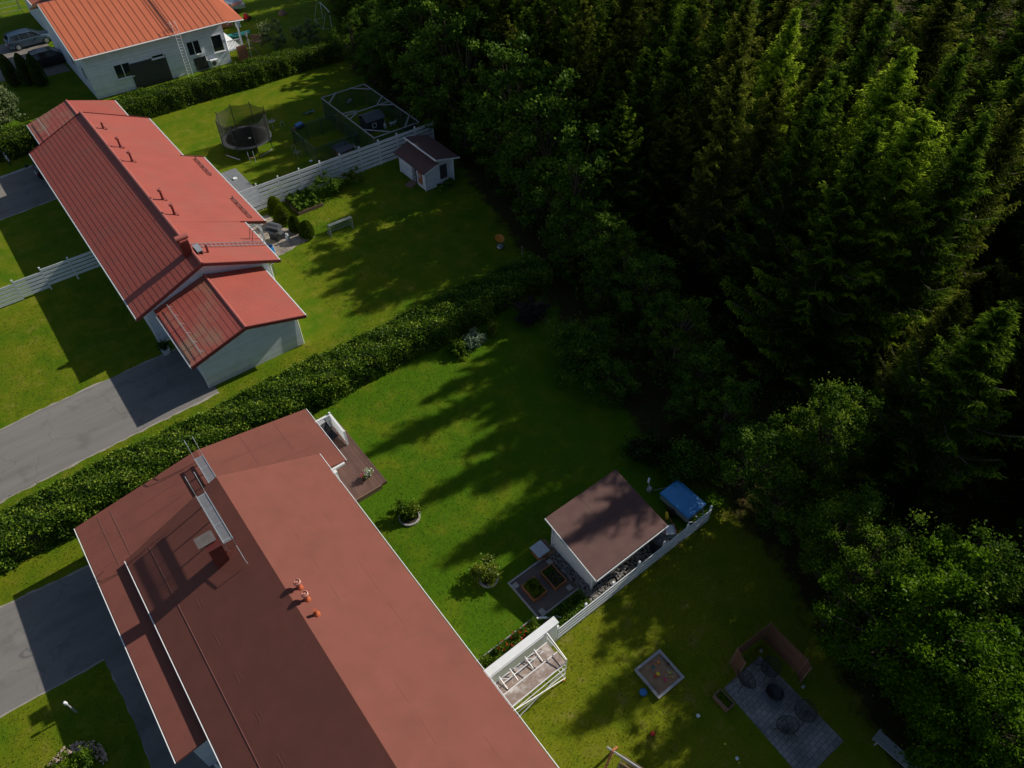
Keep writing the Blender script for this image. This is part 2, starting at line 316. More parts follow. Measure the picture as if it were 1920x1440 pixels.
def spruce_meshes(seed, h=17.0, Rb=3.3, droop=.35, m=None, dens=1.0, base=.06, spread=.74, gap=.74):
    """Norway spruce: whorls of long arms, each a flat drooping spray of side twigs"""
    rng = np.random.default_rng(seed); P = []; D = []; T = []; tr = MB(); n = 8
    for k in range(n):
        tr.tube((0, 0, h * k / n), (0, 0, h * (k + 1) / n), .20 * (1 - k / n) + .02, .20 * (1 - (k + 1) / n) + .015, n=7, cap=False)
    z = h * base
    while z < h - .12:
        f = (z - h * base) / (h * (1 - base)); prof = (1 - f) ** spread * min(1, .55 + f * 3)
        nb = int(rng.integers(5, 8)) if f < .9 else 5; a0 = rng.uniform(0, 6.28); lay = rng.uniform(.8, 1.15)
        for q_ in range(nb):
            az = a0 + q_ * 6.283 / nb + rng.normal() * .2
            if rng.uniform() < .12 and f < .85: continue
            Lb = max(.18, Rb * prof * lay * rng.uniform(.6, 1.15) * (1 + .18 * math.sin(az * 2 + seed + z * .5))); zz = z + rng.normal() * .12
            ca, sa = math.cos(az), math.sin(az)
            st = max(3, int(Lb / .085)); s = (np.arange(st) + .6) / st
            dr_ = droop * rng.uniform(.6, 1.4); bend_ = rng.normal() * .16
            zc = zz + Lb * ((f - .35) * .75 * s - dr_ * (1.1 - f) * np.sin(s * 2.3) + rng.uniform(.15, .45) * s ** 3)
            cx, cy = Lb * (s * ca - bend_ * s * s * sa), Lb * (s * sa + bend_ * s * s * ca)
            if Lb > .7: tr.path([(0, 0, zz)] + [(cx[i], cy[i], zc[i]) for i in range(st // 3, st, max(1, st // 3))], .014 + .012 * Lb / 2.5, n=3)
            fan = np.sin(np.pi * np.clip(s * .80 + .16, 0, 1)) ** .8
            tl = (.07 + .36 * Lb ** .6 * fan) * rng.uniform(.75, 1.2, st)
            nq = max(2, int(round((2.6 + 2.6 * min(1, Lb / 2.2)) * dens)))
            for side in (-1, 1):
                for q in range(nq):
                    g = (q + rng.uniform(.2, .9, st)) / nq; ln = tl * g
                    ox = -sa * side * ln * .8 + ca * ln * .6; oy = ca * side * ln * .8 + sa * ln * .6
                    hang = -ln * rng.uniform(.15, .55, st) * (1.2 - f)
                    P.append(np.stack([cx + ox, cy + oy, zc + hang], 1) + rng.normal(size=(st, 3)) * .04)
                    D.append(np.stack([-sa * side * .8 + ca * .6 + 0 * s, ca * side * .8 + sa * .6 + 0 * s, -.3 + 0 * s], 1))
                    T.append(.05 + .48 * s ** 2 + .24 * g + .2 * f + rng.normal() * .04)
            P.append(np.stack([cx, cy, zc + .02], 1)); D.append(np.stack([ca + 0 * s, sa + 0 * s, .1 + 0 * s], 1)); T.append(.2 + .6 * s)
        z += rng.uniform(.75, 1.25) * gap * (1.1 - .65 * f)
    ni = 2300; zi = h * (base + (1 - base) * rng.uniform(0, .97, ni) ** .9); fi = (zi - h * base) / (h * (1 - base)); ri = Rb * .5 * (1 - fi) ** spread * rng.uniform(0, 1, ni) ** .5; ai = rng.uniform(0, 6.283, ni)  # dark inner sprays added to darken crown gaps and thicken the cast shadow
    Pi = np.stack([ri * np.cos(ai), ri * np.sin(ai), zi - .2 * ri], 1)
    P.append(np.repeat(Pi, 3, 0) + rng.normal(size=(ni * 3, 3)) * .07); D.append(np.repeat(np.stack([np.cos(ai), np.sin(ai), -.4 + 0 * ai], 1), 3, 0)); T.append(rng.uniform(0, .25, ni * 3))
    P = np.concatenate(P); D = np.concatenate(D); T = np.concatenate(T)
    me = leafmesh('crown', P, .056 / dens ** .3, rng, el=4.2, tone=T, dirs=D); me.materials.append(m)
    return me, meshonly(tr, 'trunk', M['bark'])

def decid_meshes(seed, h=7, rx=2.2, m=None, n=14000, leaf=.12, clusters=60, base=.12, top=1.0, cs=.42, trunk=.12, flat=0.0):
    rng = np.random.default_rng(seed); tr = MB(); cs_pts = []
    zc, rz = h * (base + 1) / 2, h * (1 - base) / 2
    for i in range(clusters):
        d = rng.normal(size=3); d /= np.linalg.norm(d); r = rng.uniform(.35, 1) ** .5
        lump = 1 + .22 * math.sin(3 * math.atan2(d[1], d[0]) + seed) + .15 * rng.normal()
        k = d * r * lump; taper = 1 - .35 * max(0, k[2]) * top
        cs_pts.append((k[0] * rx * taper, k[1] * rx * taper, zc + k[2] * rz))
    cs_pts = np.array(cs_pts)
    tr.tube((0, 0, 0), (0, 0, h * .55), trunk, trunk * .55, n=7)
    tr.tube((0, 0, h * .55), (0, 0, h * .85), trunk * .55, trunk * .2, n=6)
    for c in cs_pts[::2]:
        z0 = min(h * .75, max(h * .12, c[2] * .55)); tr.tube((0, 0, z0), c, trunk * .28, .012, n=4, cap=False)
    idx = rng.integers(0, clusters, n); w_ = rng.uniform(.6, 1.4, clusters)
    dd = rng.normal(size=(n, 3)); dd /= np.linalg.norm(dd, axis=1)[:, None]; rr = np.abs(rng.normal(size=n)) * .62
    P = cs_pts[idx] + dd * (rr * cs * w_[idx])[:, None] * np.array([1, 1, .72]) * (rx / 2.0 if 1.6 < rx < 2 else 1)
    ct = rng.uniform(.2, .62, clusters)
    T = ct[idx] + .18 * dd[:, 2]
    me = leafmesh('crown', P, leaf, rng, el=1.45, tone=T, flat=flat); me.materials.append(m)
    return me, meshonly(tr, 'trunk', M['bark'])

def plant_tree(name, meshes, loc, label, cat='tree', group=None, rz=0, s=1.0, sz=None, tilt=(0, 0)):
    o = thing(name, label, cat, loc, 0, group); o.rotation_euler = (tilt[0], tilt[1], rz); o.scale = (s, s, sz or s)
    for me in meshes:
        c = bpy.data.objects.new(me.name.split('.')[0], me); C.objects.link(c); c.parent = o
    return o

# ================================================================ GROUND
def smooth(a, b, x): t = np.clip((x - a) / (b - a), 0, 1); return t * t * (3 - 2 * t)
gx = np.concatenate([np.linspace(-300, -32, 12), np.arange(-31, 50, .5), np.linspace(52, 400, 24)])
gy = np.concatenate([np.linspace(-200, -22, 10), np.arange(-21, 112, .5), np.linspace(114, 600, 24)])
X, Y = np.meshgrid(gx, gy); nx, ny = len(gx), len(gy)
rg = np.random.default_rng(5)
edge = np.interp(Y, [-20, -3, 0, 5, 10, 15, 20, 26, 32, 36, 47, 56, 68, 90, 130], [17.5, 18, 18.7, 21.3, 22.2, 21.8, 23.2, 24.6, 27.0, 28, 31, 31.3, 33, 42, 44])
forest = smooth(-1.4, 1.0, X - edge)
# how yellow the turf of each yard is
dry = np.where(Y < 9.6, 1.0, np.where(Y < 30, .10, np.where(Y < 50, .55, np.where(Y < 71, .6, .45))))
dry = np.where((X < -4) & (Y < 31), .62, dry); dry = np.where((X < 2.5) & (Y > 31) & (Y < 50), .6, dry)
strip = ((Y > 31) & (Y < 34)); dry = np.where(strip, .5, dry)
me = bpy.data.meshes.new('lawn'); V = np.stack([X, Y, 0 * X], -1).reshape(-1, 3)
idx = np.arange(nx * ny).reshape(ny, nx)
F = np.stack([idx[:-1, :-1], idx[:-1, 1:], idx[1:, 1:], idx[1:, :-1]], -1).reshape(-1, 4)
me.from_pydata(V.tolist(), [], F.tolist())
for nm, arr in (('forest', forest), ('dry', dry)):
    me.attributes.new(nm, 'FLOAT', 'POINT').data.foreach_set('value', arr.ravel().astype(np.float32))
lawn = bpy.data.objects.new('lawn', me); C.objects.link(lawn); tag(lawn, kind='structure')
m = bpy.data.materials.new('lawn_and_forest_floor'); m.use_nodes = True; n = m.node_tree.nodes; l = m.node_tree.links; b = n['Principled BSDF']
b.inputs['Roughness'].default_value = .8; b.inputs['Specular IOR Level'].default_value = .03
tc = n.new('ShaderNodeTexCoord')
def noise(sc_, det=6, rough=.6, vec=None):
    q = n.new('ShaderNodeTexNoise'); q.inputs['Scale'].default_value = sc_; q.inputs['Detail'].default_value = det; q.inputs['Roughness'].default_value = rough
    l.new(vec or tc.outputs['Object'], q.inputs['Vector']); return q.outputs[0]
def mixc(f, a, b_):
    q = n.new('ShaderNodeMix'); q.data_type = 'RGBA'
    for i, s_ in ((0, f), (6, a), (7, b_)):
        if isinstance(s_, (tuple, list)): q.inputs[i].default_value = (*s_, 1)
        elif isinstance(s_, (int, float)): q.inputs[i].default_value = s_
        else: l.new(s_, q.inputs[i])
    return q.outputs[2]
def rng_(s_, a, b_, c=0, d=1):
    q = n.new('ShaderNodeMapRange'); l.new(s_, q.inputs[0])
    for i, v_ in zip((1, 2, 3, 4), (a, b_, c, d)): q.inputs[i].default_value = v_
    return q.outputs[0]
def math_(op, a, b_):
    q = n.new('ShaderNodeMath'); q.operation = op
    for i, s_ in enumerate((a, b_)):
        if isinstance(s_, (int, float)): q.inputs[i].default_value = s_
        else: l.new(s_, q.inputs[i])
    return q.outputs[0]
ad = n.new('ShaderNodeAttribute'); ad.attribute_name = 'dry'; af = n.new('ShaderNodeAttribute'); af.attribute_name = 'forest'
green = mixc(rng_(noise(14, 8, .75), .35, .65), (.042, .104, .004), (.078, .162, .006))
yell = mixc(rng_(noise(11, 8, .75), .35, .65), (.100, .132, .005), (.185, .200, .012))
dm = math_('ADD', ad.outputs['Fac'], rng_(noise(.55, 8, .62),   .3, .7, -.6, .6))
grass = mixc(rng_(dm, 0, 1), green, yell)
straw = rng_(noise(1.1, 10, .7), .54, .74, 0, .6); straw = math_('MULTIPLY', straw, ad.outputs['Fac'])
grass = mixc(straw, grass, (.26, .21, .07))
fleck = rng_(noise(38, 3, .7), .66, .74, 0, .25); grass = mixc(fleck, grass, (.20, .26, .03))
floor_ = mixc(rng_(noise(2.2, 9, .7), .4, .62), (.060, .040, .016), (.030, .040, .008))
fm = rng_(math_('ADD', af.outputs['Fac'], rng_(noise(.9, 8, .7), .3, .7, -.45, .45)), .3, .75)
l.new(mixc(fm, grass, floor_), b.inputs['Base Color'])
bp = n.new('ShaderNodeBump'); bp.inputs['Strength'].default_value = .9; bp.inputs['Distance'].default_value = .05
l.new(math_('ADD', noise(24, 6, .8), noise(2.5, 4)), bp.inputs['Height']); l.new(bp.outputs[0], b.inputs['Normal'])
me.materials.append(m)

def sheet(name, pts, z, m, jag=0.0, seed=1):
    """flat ground polygon with slightly uneven edges"""
    rr = random.Random(seed); out = []
    for (x0, y0), (x1, y1) in zip(pts, pts[1:] + pts[:1]):
        k = max(1, int(math.hypot(x1 - x0, y1 - y0) / .35)) if jag else 1
        for i in range(k):
            t = i / k; j = jag if i else 0
            out.append((x0 + (x1 - x0) * t + rr.uniform(-j, j), y0 + (y1 - y0) * t + rr.uniform(-j, j), z))
    mb = MB(); mb.add(out, [tuple(range(len(out)))]); o = mb.build(name, m, fixn=False)
    if o.data.polygons[0].normal.z < 0: o.data.flip_normals()
    return tag(o, kind='structure')

D2 = [(-40, 31.6), (-14, 32.9), (-9, 33.35), (-5, 33.55), (4.2, 33.75), (4.2, 38.9), (-2.4, 38.85), (-5, 38.75), (-7, 38.6), (-12, 38.2), (-40, 36)]
sheet('driveway_edging', [(x, y + (-.13 if y < 36 else .10)) for x, y in D2], .004, M['paving'], .07, 3)
sheet('driveway', D2, .008, M['asphalt'], .03, 4)
D3 = [(-40, 22.5), (-13, 21.7), (-10.5, 21.7), (-8, 21.55), (-6.3, 21.5), (-6.15, 18), (-6.2, 14), (-6.2, 5), (-3.5, 5), (-3.5, 26.5), (-5.5, 26.6), (-9.4, 26.95), (-13, 27.6), (-40, 28)]
sheet('driveway_edging', [(x, y + (-.1 if y < 24 else .12)) for x, y in D3], .004, M['paving'], .05, 5)
sheet('driveway', D3, .008, M['asphalt'], .03, 6)
D1 = [(-40, 61.3), (-2, 61.2), (2.8, 61.7), (5, 61.7), (5, 68.0), (2.1, 67.9), (-.4, 67.6), (-40, 67.2)]
sheet('driveway_edging', [(x, y + (-.1 if y < 64 else .35)) for x, y in D1], .004, M['concrete'], .06, 7)
sheet('driveway', D1, .008, M['asphalt2'], .03, 8)
D0 = [(-30, 86), (4, 87), (6.5, 85.4), (10.1, 85.2), (10.1, 97.2), (6, 96.6), (-30, 96)]
sheet('driveway', D0, .008, M['asphalt2'], .05, 9)
sheet('patio', [(14.45, 3.45), (14.15, -.95), (16.7, -1.05), (16.85, 3.4)], .008, M['pavers'])
sheet('patio', [(11.9, 43.6), (16.2, 44.3), (15.9, 46.2), (14.9, 46.6), (14.6, 49.2), (11.9, 49.2)], .008, M['oldpavers'], .08)
sheet('garden_path', [(10.2, 13.1), (10.2, 10.9), (12.6, 10.8), (12.8, 13.1)], .008, M['gravel'])
sheet('stone_bed', [(12.55, 13.3), (12.75, 10.9), (12.55, 9.85), (16.9, 9.75), (17.3, 10.6), (13.2, 10.5), (13.1, 13.2)], .004, M['soil'])

# ================================================================ BUILDINGS
def tile_slope(mb, y0, y1, xa, za, xb, zb, step=.37, rib=.21, amp=.011, st=.012):
    """pressed metal tile sheet from low eave (xa,za) up to ridge (xb,zb)"""
    Lx = xb - xa; Lz = zb - za; L = math.hypot(Lx, Lz); nx_, nz_ = -Lz / L, Lx / L
    if nz_ < 0: nx_, nz_ = -nx_, -nz_
    k = max(2, int(round(L / step))); ys = np.arange(y0, y1 + rib / 8, rib / 6); ys[-1] = y1
    rows = []
    for i in range(k):
        for t, hgt in ((i / k, st), ((i + 1) / k - .0008, 0.0)): rows.append((t, hgt))
    vs = []
    for t, hgt in rows:
        for y in ys:
            d = hgt + amp * math.cos(2 * math.pi * y / rib)
            vs.append((xa + Lx * t + nx_ * d, y, za + Lz * t + nz_ * d))
    c = len(ys); fs = []
    for r in range(len(rows) - 1):
        for i in range(c - 1): fs.append((r * c + i, r * c + i + 1, (r + 1) * c + i + 1, (r + 1) * c + i))
    if Lx < 0: fs = [f[::-1] for f in fs]
    mb.add(vs, [f[::-1] for f in fs] if True else fs)

def gutter(mb, p, q, r=.06):
    mb.tube(p, q, r, n=8)

def gable_walls(mb, x0, x1, y0, y1, ze, xr, zr):
    """closed gabled wall body with ridge along Y"""
    prof = [(x0, 0), (x1, 0), (x1, ze), (xr, zr), (x0, ze)]; vs = [(x, y, z) for y in (y0, y1) for x, z in prof]
    mb.add(vs, [(0, 1, 2, 3, 4), (9, 8, 7, 6, 5)] + [(i, 5 + i, 5 + (i + 1) % 5, (i + 1) % 5) for i in range(5)])

def window(parent, axis, c, w_, h_, frame=.07, mull=1, depth=.05, fm='white', sill=True):
    """window on a wall facing -Y (axis 'y') or -X (axis 'x'), c = centre on wall face"""
    mb = MB(); gl = MB(); hw, hh = w_ / 2, h_ / 2
    def P(u, v, d): return (c[0] + u, c[1] - d, c[2] + v) if axis == 'y' else (c[0] - d, c[1] + u, c[2] + v)
    def bx(m_, u0, v0, d0, u1, v1, d1):
        a_, b_ = P(u0, v0, d0), P(u1, v1, d1); m_.box(*[min(i, j) for i, j in zip(a_, b_)], *[max(i, j) for i, j in zip(a_, b_)])
    bx(mb, -hw, -hh, .0, -hw + frame, hh, depth); bx(mb, hw - frame, -hh, .0, hw, hh, depth)
    bx(mb, -hw + frame, hh - frame, .0, hw - frame, hh, depth); bx(mb, -hw + frame, -hh, .0, hw - frame, -hh + frame, depth)
    for i in range(mull):
        u = -hw + w_ * (i + 1) / (mull + 1); bx(mb, u - .035, -hh + frame, .002, u + .035, hh - frame, depth - .005)
    bx(gl, -hw + frame, -hh + frame, .003, hw - frame, hh - frame, .015)
    f = mb.build('window', M[fm], parent); gl.build('pane', M['glass'], f)
    if sill:
        s_ = MB(); bx(s_, -hw - .05, -hh - .06, .0, hw + .05, -hh - .002, .13); s_.build('sill', M['white'], f)
    return f

# ---------------------------------------------------------------- big house in front (brown-red felt roof, raised centre)
H = thing('house', 'large white house with brown-red felt roof, raised ridge and steel roof walkways, in front', 'house', (1.2, 15, 0))
hx, hy = 1.2, 15.0
def loc(mb): return mb.xf(Matrix.Translation((-hx, -hy, 0)))
wl = MB(); gable_walls(wl, -4.35, 6.35, 22.5, 26.1, 2.35, 1.2, 3.28); wl.box(-4.35, 14.3, 0, 5.35, 22.5, 2.3); wl.box(-2.9, 4, 0, 5.35, 22.4, 2.75)
wl.add([(-2.9, 22.45, 2.6), (5.35, 22.45, 2.6), (1.25, 22.45, 4.9), (-2.9, 22.75, 2.6), (5.35, 22.75, 2.6), (1.25, 22.75, 4.9)], [(0, 1, 2), (5, 4, 3), (0, 3, 4, 1), (1, 4, 5, 2), (2, 5, 3, 0)])
loc(wl).build('wall', M['siding'], H)
s_ = .155
def zl(x): return 2.5 + .16 * (x + 4.93)
lr = MB()
lr.slab([(-4.93, 14.1, 2.5), (-4.93, 27.0, 2.5), (1.28, 27.0, 3.48), (1.28, 14.1, 3.48)], .12)
lr.slab([(1.282, 22.6, 3.48), (1.282, 27.0, 3.48), (7.05, 27.0, 2.5), (7.05, 22.6, 2.5)], .12)
loc(lr).build('lower_roof', M['felt'], H)
ur = MB(); UE, UR, YT = 2.95, 5.10, 23.45
ur.slab([(-3.57, 3.0, UE), (-3.57, YT, UE), (1.34, YT, UR), (1.34, 3.0, UR)], .16)
ur.slab([(1.342, 3.0, UR), (1.342, YT, UR), (6.08, YT, UE), (6.08, 3.0, UE)], .16)
loc(ur).build('upper_roof', M['felt'], H)
# felt lap joints: narrow raised strips lying on the slopes
sm_ = MB()
def onU(x, y, d=.0012):
    z = UE + (UR - UE) * (x + 3.57) / 4.91 if x < 1.34 else UE + (UR - UE) * (6.08 - x) / 4.74
    return (x, y, z + d)
rr = random.Random(4)
def strip(p, q, w=.03):
    p, q = Vector(p), Vector(q); sm_.bar(p, q, w, .003)
for x in (-2.45,): 
    strip(onU(x, 3.2), onU(x, YT - .4), .05)
for i in range(9):
    y = 21.0 - i * 1.9; strip(onU(-1.75, y), onU(-1.75, y - rr.uniform(.5, .8)), .02)
    if i < 8: strip(onU(-1.6, y - .05), onU(-1.61, y - .5), .012)
for y in (21.5, 18.7, 15.2, 12.3, 9.4): strip(onU(rr.uniform(1.6, 3), y), onU(rr.uniform(4, 5.8), y - .06), .016)
for x in (2.9, 4.5): 
    for i in range(5):
        y = rr.uniform(6, 22); strip(onU(x, y), onU(x, y - 1.1), .014)
for y in (25.9, 25.0, 24.0): strip((-4.7, y, zl(-4.7) + .005), (-.2, y, zl(-.2) + .005), .018)
for x in (-3.9, -3.3): strip((x, 26.8, zl(x) + .005), (x, 23.6, zl(x) + .005), .04)
for y in (25.6, 24.3): strip((2.0, y, 3.36 + .012), (6.6, y, 2.57 + .012), .016)
for x in (3.4, 5.2): strip((x, 26.9, 3.48 - .17 * (x - 1.28) + .006), (x, 24.5, 3.48 - .17 * (x - 1.28) + .006), .02)
loc(sm_).build('felt_joint', mat('felt_joint_shade', (.150, .056, .047), .9, .1), H)
for a_, b_ in (((-4.98, 14.1, 2.47), (-4.98, 27.0, 2.47)), ((-3.62, 3, 2.92), (-3.62, YT, 2.92)), ((6.13, 3, 2.92), (6.13, YT, 2.92)), ((7.10, 22.6, 2.47), (7.10, 27.0, 2.47))):
    g = MB(); g.tube(a_, b_, .022); loc(g).build('gutter', M['gutter'], H, smooth=True)
bb = MB(); bb.bar((6.13, 22.55, 2.42), (6.95, 22.55, 2.42), .12, .12); loc(bb).build('fascia', M['white'], H)
# dark gable wall of the front recess and porch post
rw = MB(); rw.box(-4.2, 8, .9, -3.0, 13.2, 1.0); rw.box(-3.9, 13.2, 0, -3.8, 13.3, 2.2); loc(rw).build('recess_bench', M['white'], H)
pp = MB(); pp.box(6.15, 22.3, 0, 6.4, 22.55, 2.4); pp.box(6.0, 21.0, .3, 6.12, 22.2, 2.3); loc(pp).build('porch_post', M['white'], H)
# flue with steel cover plate
fl = MB(); fl.box(-.45, 19.45, 4.0, .12, 20.05, 5.75); loc(fl).build('flue_casing', mat('deep_red_flue_metal', (.075, .012, .010), .5, .08), H)
cp = MB(); cp.box(-.70, 19.75, 5.82, .05, 20.35, 5.86); f = loc(cp).build('flue_cover', mat('stained_steel_plate', (.10, .085, .082), .9, .25, 5), H)
for x, y in ((-.42, 19.8), (.0, 19.8), (-.42, 19.98), (.0, 19.98)): leg = MB(); leg.box(x, y, 5.7, x + .04, y + .04, 5.82); loc(leg).build('cover_foot', M['darkmetal'], f)
def walkway(x0, x1, y0, y1, z, hoopy, slope_z):
    wv = MB(); k = int((y1 - y0) / .045)
    for i in range(k): wv.box(x0, y0 + i * .045, z - .02, x1, y0 + i * .045 + .022, z)
    for x in (x0, x1): wv.box(x - .02, y0, z - .05, x + .02, y1, z + .03)
    for i in range(4):
        y = y0 + .1 + (y1 - y0 - .2) * i / 3; wv.box(x0, y, z - .05, x1, y + .03, z + .012)
    o = loc(wv).build('roof_walkway', M['galv'], H)
    for i in range(4):
        y = y0 + .1 + (y1 - y0 - .2) * i / 3
        for x in (x0, x1): lg = MB(); lg.bar((x, y, slope_z(x)), (x, y, z - .04), .03); loc(lg).build('walkway_leg', M['galv'], o)
    for x in (x0, x1):
        hp = MB(); pts = [(x, hoopy - .35, slope_z(x))] + [(x, hoopy + .15 * math.sin(t), z + .35 + .35 * (1 - math.cos(t)) / 1.2) for t in np.linspace(0, 2.2, 6)]
        hp.path([(x, hoopy - .1, z - .1), (x, hoopy, z + .45), (x, hoopy + .12, z + .78), (x, hoopy + .38, z + .85), (x, hoopy + .52, z + .6)], .017)
        loc(hp).build('handrail', M['galv'], o)
walkway(.22, .62, 19.75, 22.75, 5.35, 22.95, lambda x: UE + (UR - UE) * (x + 3.57) / 4.91)
walkway(1.0, 1.4, 23.9, 26.2, 3.85, 26.4, lambda x: 3.3)
sr = MB(); sr.path([(.6, 19.6, 4.85), (.6, 19.5, 5.15), (.6, 18.7, 5.1), (.62, 18.6, 4.85)], .015); loc(sr).build('safety_rail', M['galv'], H)
for i, y in enumerate((16.25, 15.6, 14.8)):
    vx, vz = 1.82, UE + (UR - UE) * (6.08 - 1.82) / 4.74; v_ = MB()
    v_.lathe([(.15, vz - .08), (.15, vz + .03), (.10, vz + .09), (.07, vz + .14), (.07, vz + (.36 if i < 2 else .38))], (vx, y, 0), 16)
    o = loc(v_).build('roof_vent', M['redvent'], H, smooth=True)
    if i < 2:
        c_ = MB(); c_.lathe([(.07, vz + .32), (.13, vz + .36), (.155, vz + .44), (.14, vz + .52), (.11, vz + .54), (.11, vz + .48), (.06, vz + .47), (.05, vz + .52), (.0, vz + .53)], (vx, y, 0), 16)
        loc(c_).build('vent_cap', M['pinkvent'], o, smooth=True)

# ---------------------------------------------------------------- middle house (red metal tiles)
H = thing('house', 'long white house with red metal tile roof, five vents and lower gable at each end', 'house', (7, 52, 0))
hx, hy = 7.0, 52.0
wl = MB(); gable_walls(wl, 2.95, 11.05, 40.0, 63.5, 2.55, 7.0, 4.3); wl.box(11.0, 45.2, 0, 12.0, 56, 2.2)
loc(wl).build('wall', M['siding'], H)
wl = MB(); gable_walls(wl, 3.95, 10.1, 34.35, 39.99, 2.35, 7.0, 3.28); loc(wl).build('garage_wall', M['siding'], H)
wl = MB(); gable_walls(wl, 6.2, 10.1, 63.52, 69.3, 2.3, 7.6, 3.0); loc(wl).build('carport_wall', M['siding'], H)
MZ = 4.83
t = MB(); tile_slope(t, 39.35, 64.0, 2.35, 2.9, 7.0, MZ); loc(t).build('roof_slope', M['tile'], H)
t = MB(); tile_slope(t, 39.35, 44.9, 11.63, 2.9, 7.0, MZ); tile_slope(t, 44.9, 56.15, 13.05, 2.33, 7.0, MZ + .005); tile_slope(t, 56.15, 64.0, 11.63, 2.9, 7.0, MZ)
loc(t).build('roof_slope', M['tile'], H)
u_ = MB()
u_.slab([(2.4, 39.4, 2.86), (2.4, 63.95, 2.86), (7, 63.95, 4.77), (7, 39.4, 4.77)], .14)
u_.slab([(7.004, 39.4, 4.77), (7.004, 63.95, 4.77), (11.58, 63.95, 2.86), (11.58, 39.4, 2.86)], .14)
u_.slab([(11.5, 44.95, 2.89), (11.5, 56.1, 2.89), (13.0, 56.1, 2.29), (13.0, 44.95, 2.29)], .12)
loc(u_).build('soffit', M['white'], H)
for a_, b_ in (((2.3, 39.33, 2.84), (7, 39.33, 4.78)), ((7, 39.33, 4.78), (11.68, 39.33, 2.84)), ((2.3, 64.02, 2.84), (7, 64.02, 4.78)), ((7, 64.02, 4.78), (11.68, 64.02, 2.84)), ((11.4, 44.88, 2.95), (13.1, 44.88, 2.26)), ((11.4, 56.17, 2.95), (13.1, 56.17, 2.26)),
               ((3.4, 33.74, 2.52), (6.98, 33.74, 3.6)), ((6.98, 33.74, 3.6), (10.58, 33.74, 2.52))):
    b_m = MB(); b_m.bar(a_, b_, .07, .20); loc(b_m).build('bargeboard', M['darktrim'], H)
rc = MB(); rc.tube((7, 39.35, MZ + .0), (7, 64.0, MZ + .0), .12, n=10); loc(rc).build('ridge_cap', M['tiletrim'], H, smooth=True)
rc = MB(); rc.tube((6.98, 33.75, 3.62), (6.98, 39.9, 3.62), .10, n=10); loc(rc).build('ridge_cap', M['tiletrim'], H, smooth=True)
GT = mat('garage_tile', (.36, .075, .055), .5, .08, 1, spec=.35, dirt=(.24, .13, .075), dscale=.5, damt=.7)
for (y0, y1, m_) in ((33.75, 39.9, 'tilemoss'), (64.05, 69.75, 'tilemoss')):
    t = MB(); tile_slope(t, y0, y1, 3.42, 2.6, 6.98, 3.64); loc(t).build('garage_roof_slope', M[m_], H)
    t = MB(); tile_slope(t, y0, y1, 10.54, 2.6, 6.98, 3.64); loc(t).build('garage_roof_slope', M['tile'], H)
    u_ = MB(); u_.slab([(3.46, y0 + .04, 2.56), (3.46, y1 - .04, 2.56), (6.98, y1 - .04, 3.58), (6.98, y0 + .04, 3.58)], .12)
    u_.slab([(6.984, y0 + .04, 3.58), (6.984, y1 - .04, 3.58), (10.5, y1 - .04, 2.56), (10.5, y0 + .04, 2.56)], .12); loc(u_).build('soffit', M['white'], H)
rc = MB(); rc.tube((6.98, 64.02, 3.62), (6.98, 69.75, 3.62), .10, n=10); loc(rc).build('ridge_cap', M['tiletrim'], H, smooth=True)
for a_, b_ in (((2.29, 39.35, 2.84), (2.29, 64.0, 2.84)), ((11.70, 39.35, 2.84), (11.70, 44.85, 2.84)), ((13.12, 44.9, 2.27), (13.12, 56.15, 2.27)), ((11.70, 56.2, 2.84), (11.70, 64, 2.84)),
               ((3.37, 33.75, 2.54), (3.37, 39.3, 2.54)), ((10.60, 33.75, 2.54), (10.60, 39.9, 2.54)), ((3.37, 64.1, 2.54), (3.37, 69.75, 2.54)), ((10.60, 64.1, 2.54), (10.60, 69.75, 2.54))):
    g = MB(); g.tube(a_, b_, .05); loc(g).build('gutter', M['gutter'], H, smooth=True)
def zr_(x): return 2.9 + (MZ - 2.9) * (11.63 - x) / 4.63
for i, (vx, vy) in enumerate(((7.68, 60.8), (7.8, 57.2), (7.8, 54.6), (7.75, 48.25), (7.72, 46.0))):
    vz = zr_(vx); v_ = MB(); hh = .5 if i == 0 else .62
    v_.lathe([(.15, vz - .06), (.14, vz + .03), (.08, vz + .12), (.075, vz + hh)], (vx, vy, 0), 14); o = loc(v_).build('roof_vent', M['redflue'], H, smooth=True)
    if i: 
        c_ = MB(); c_.lathe([(.08, vz + hh), (.14, vz + hh + .06), (.155, vz + hh + .15), (.12, vz + hh + .24), (.06, vz + hh + .22), (.0, vz + hh + .24)], (vx, vy, 0), 14); loc(c_).build('vent_cap', M['tiletrim'], o, smooth=True)
    b_m = MB(); b_m.box(vx - .22, vy - .2, vz - .04, vx + .22, vy + .2, vz + .05); loc(b_m).build('flashing', M['tiletrim'], o)
fl = MB(); fl.box(6.45, 40.75, 4.2, 7.0, 41.35, 5.75); f = loc(fl).build('flue_casing', M['redflue'], H)
cp = MB(); cp.tube((6.35, 41.05, 5.92), (7.1, 41.05, 5.92), .17, n=14); cp.box(6.5, 40.8, 5.75, 6.95, 41.3, 5.8); loc(cp).build('flue_cap', M['tiletrim'], f, smooth=True)
pv = MB(); vz = zr_(7.85); pv.tube((7.85, 40.75, vz - .05), (7.85, 40.75, vz + .55), .07); loc(pv).build('roof_vent', M['redflue'], H, smooth=True)
hb = MB(); hb.box(7.2, 40.45, 4.92, 7.55, 41.3, 4.98); hb.box(7.22, 40.5, 4.7, 7.26, 41.25, 4.92); hb.box(7.49, 40.5, 4.6, 7.53, 41.25, 4.92); loc(hb).build('step_plate', M['galv'], H)
ld = MB()
for y in (41.35, 41.75): ld.bar((7.15, y, zr_(7.15) + .12), (11.7, y, zr_(11.7) + .12), .03, .04)
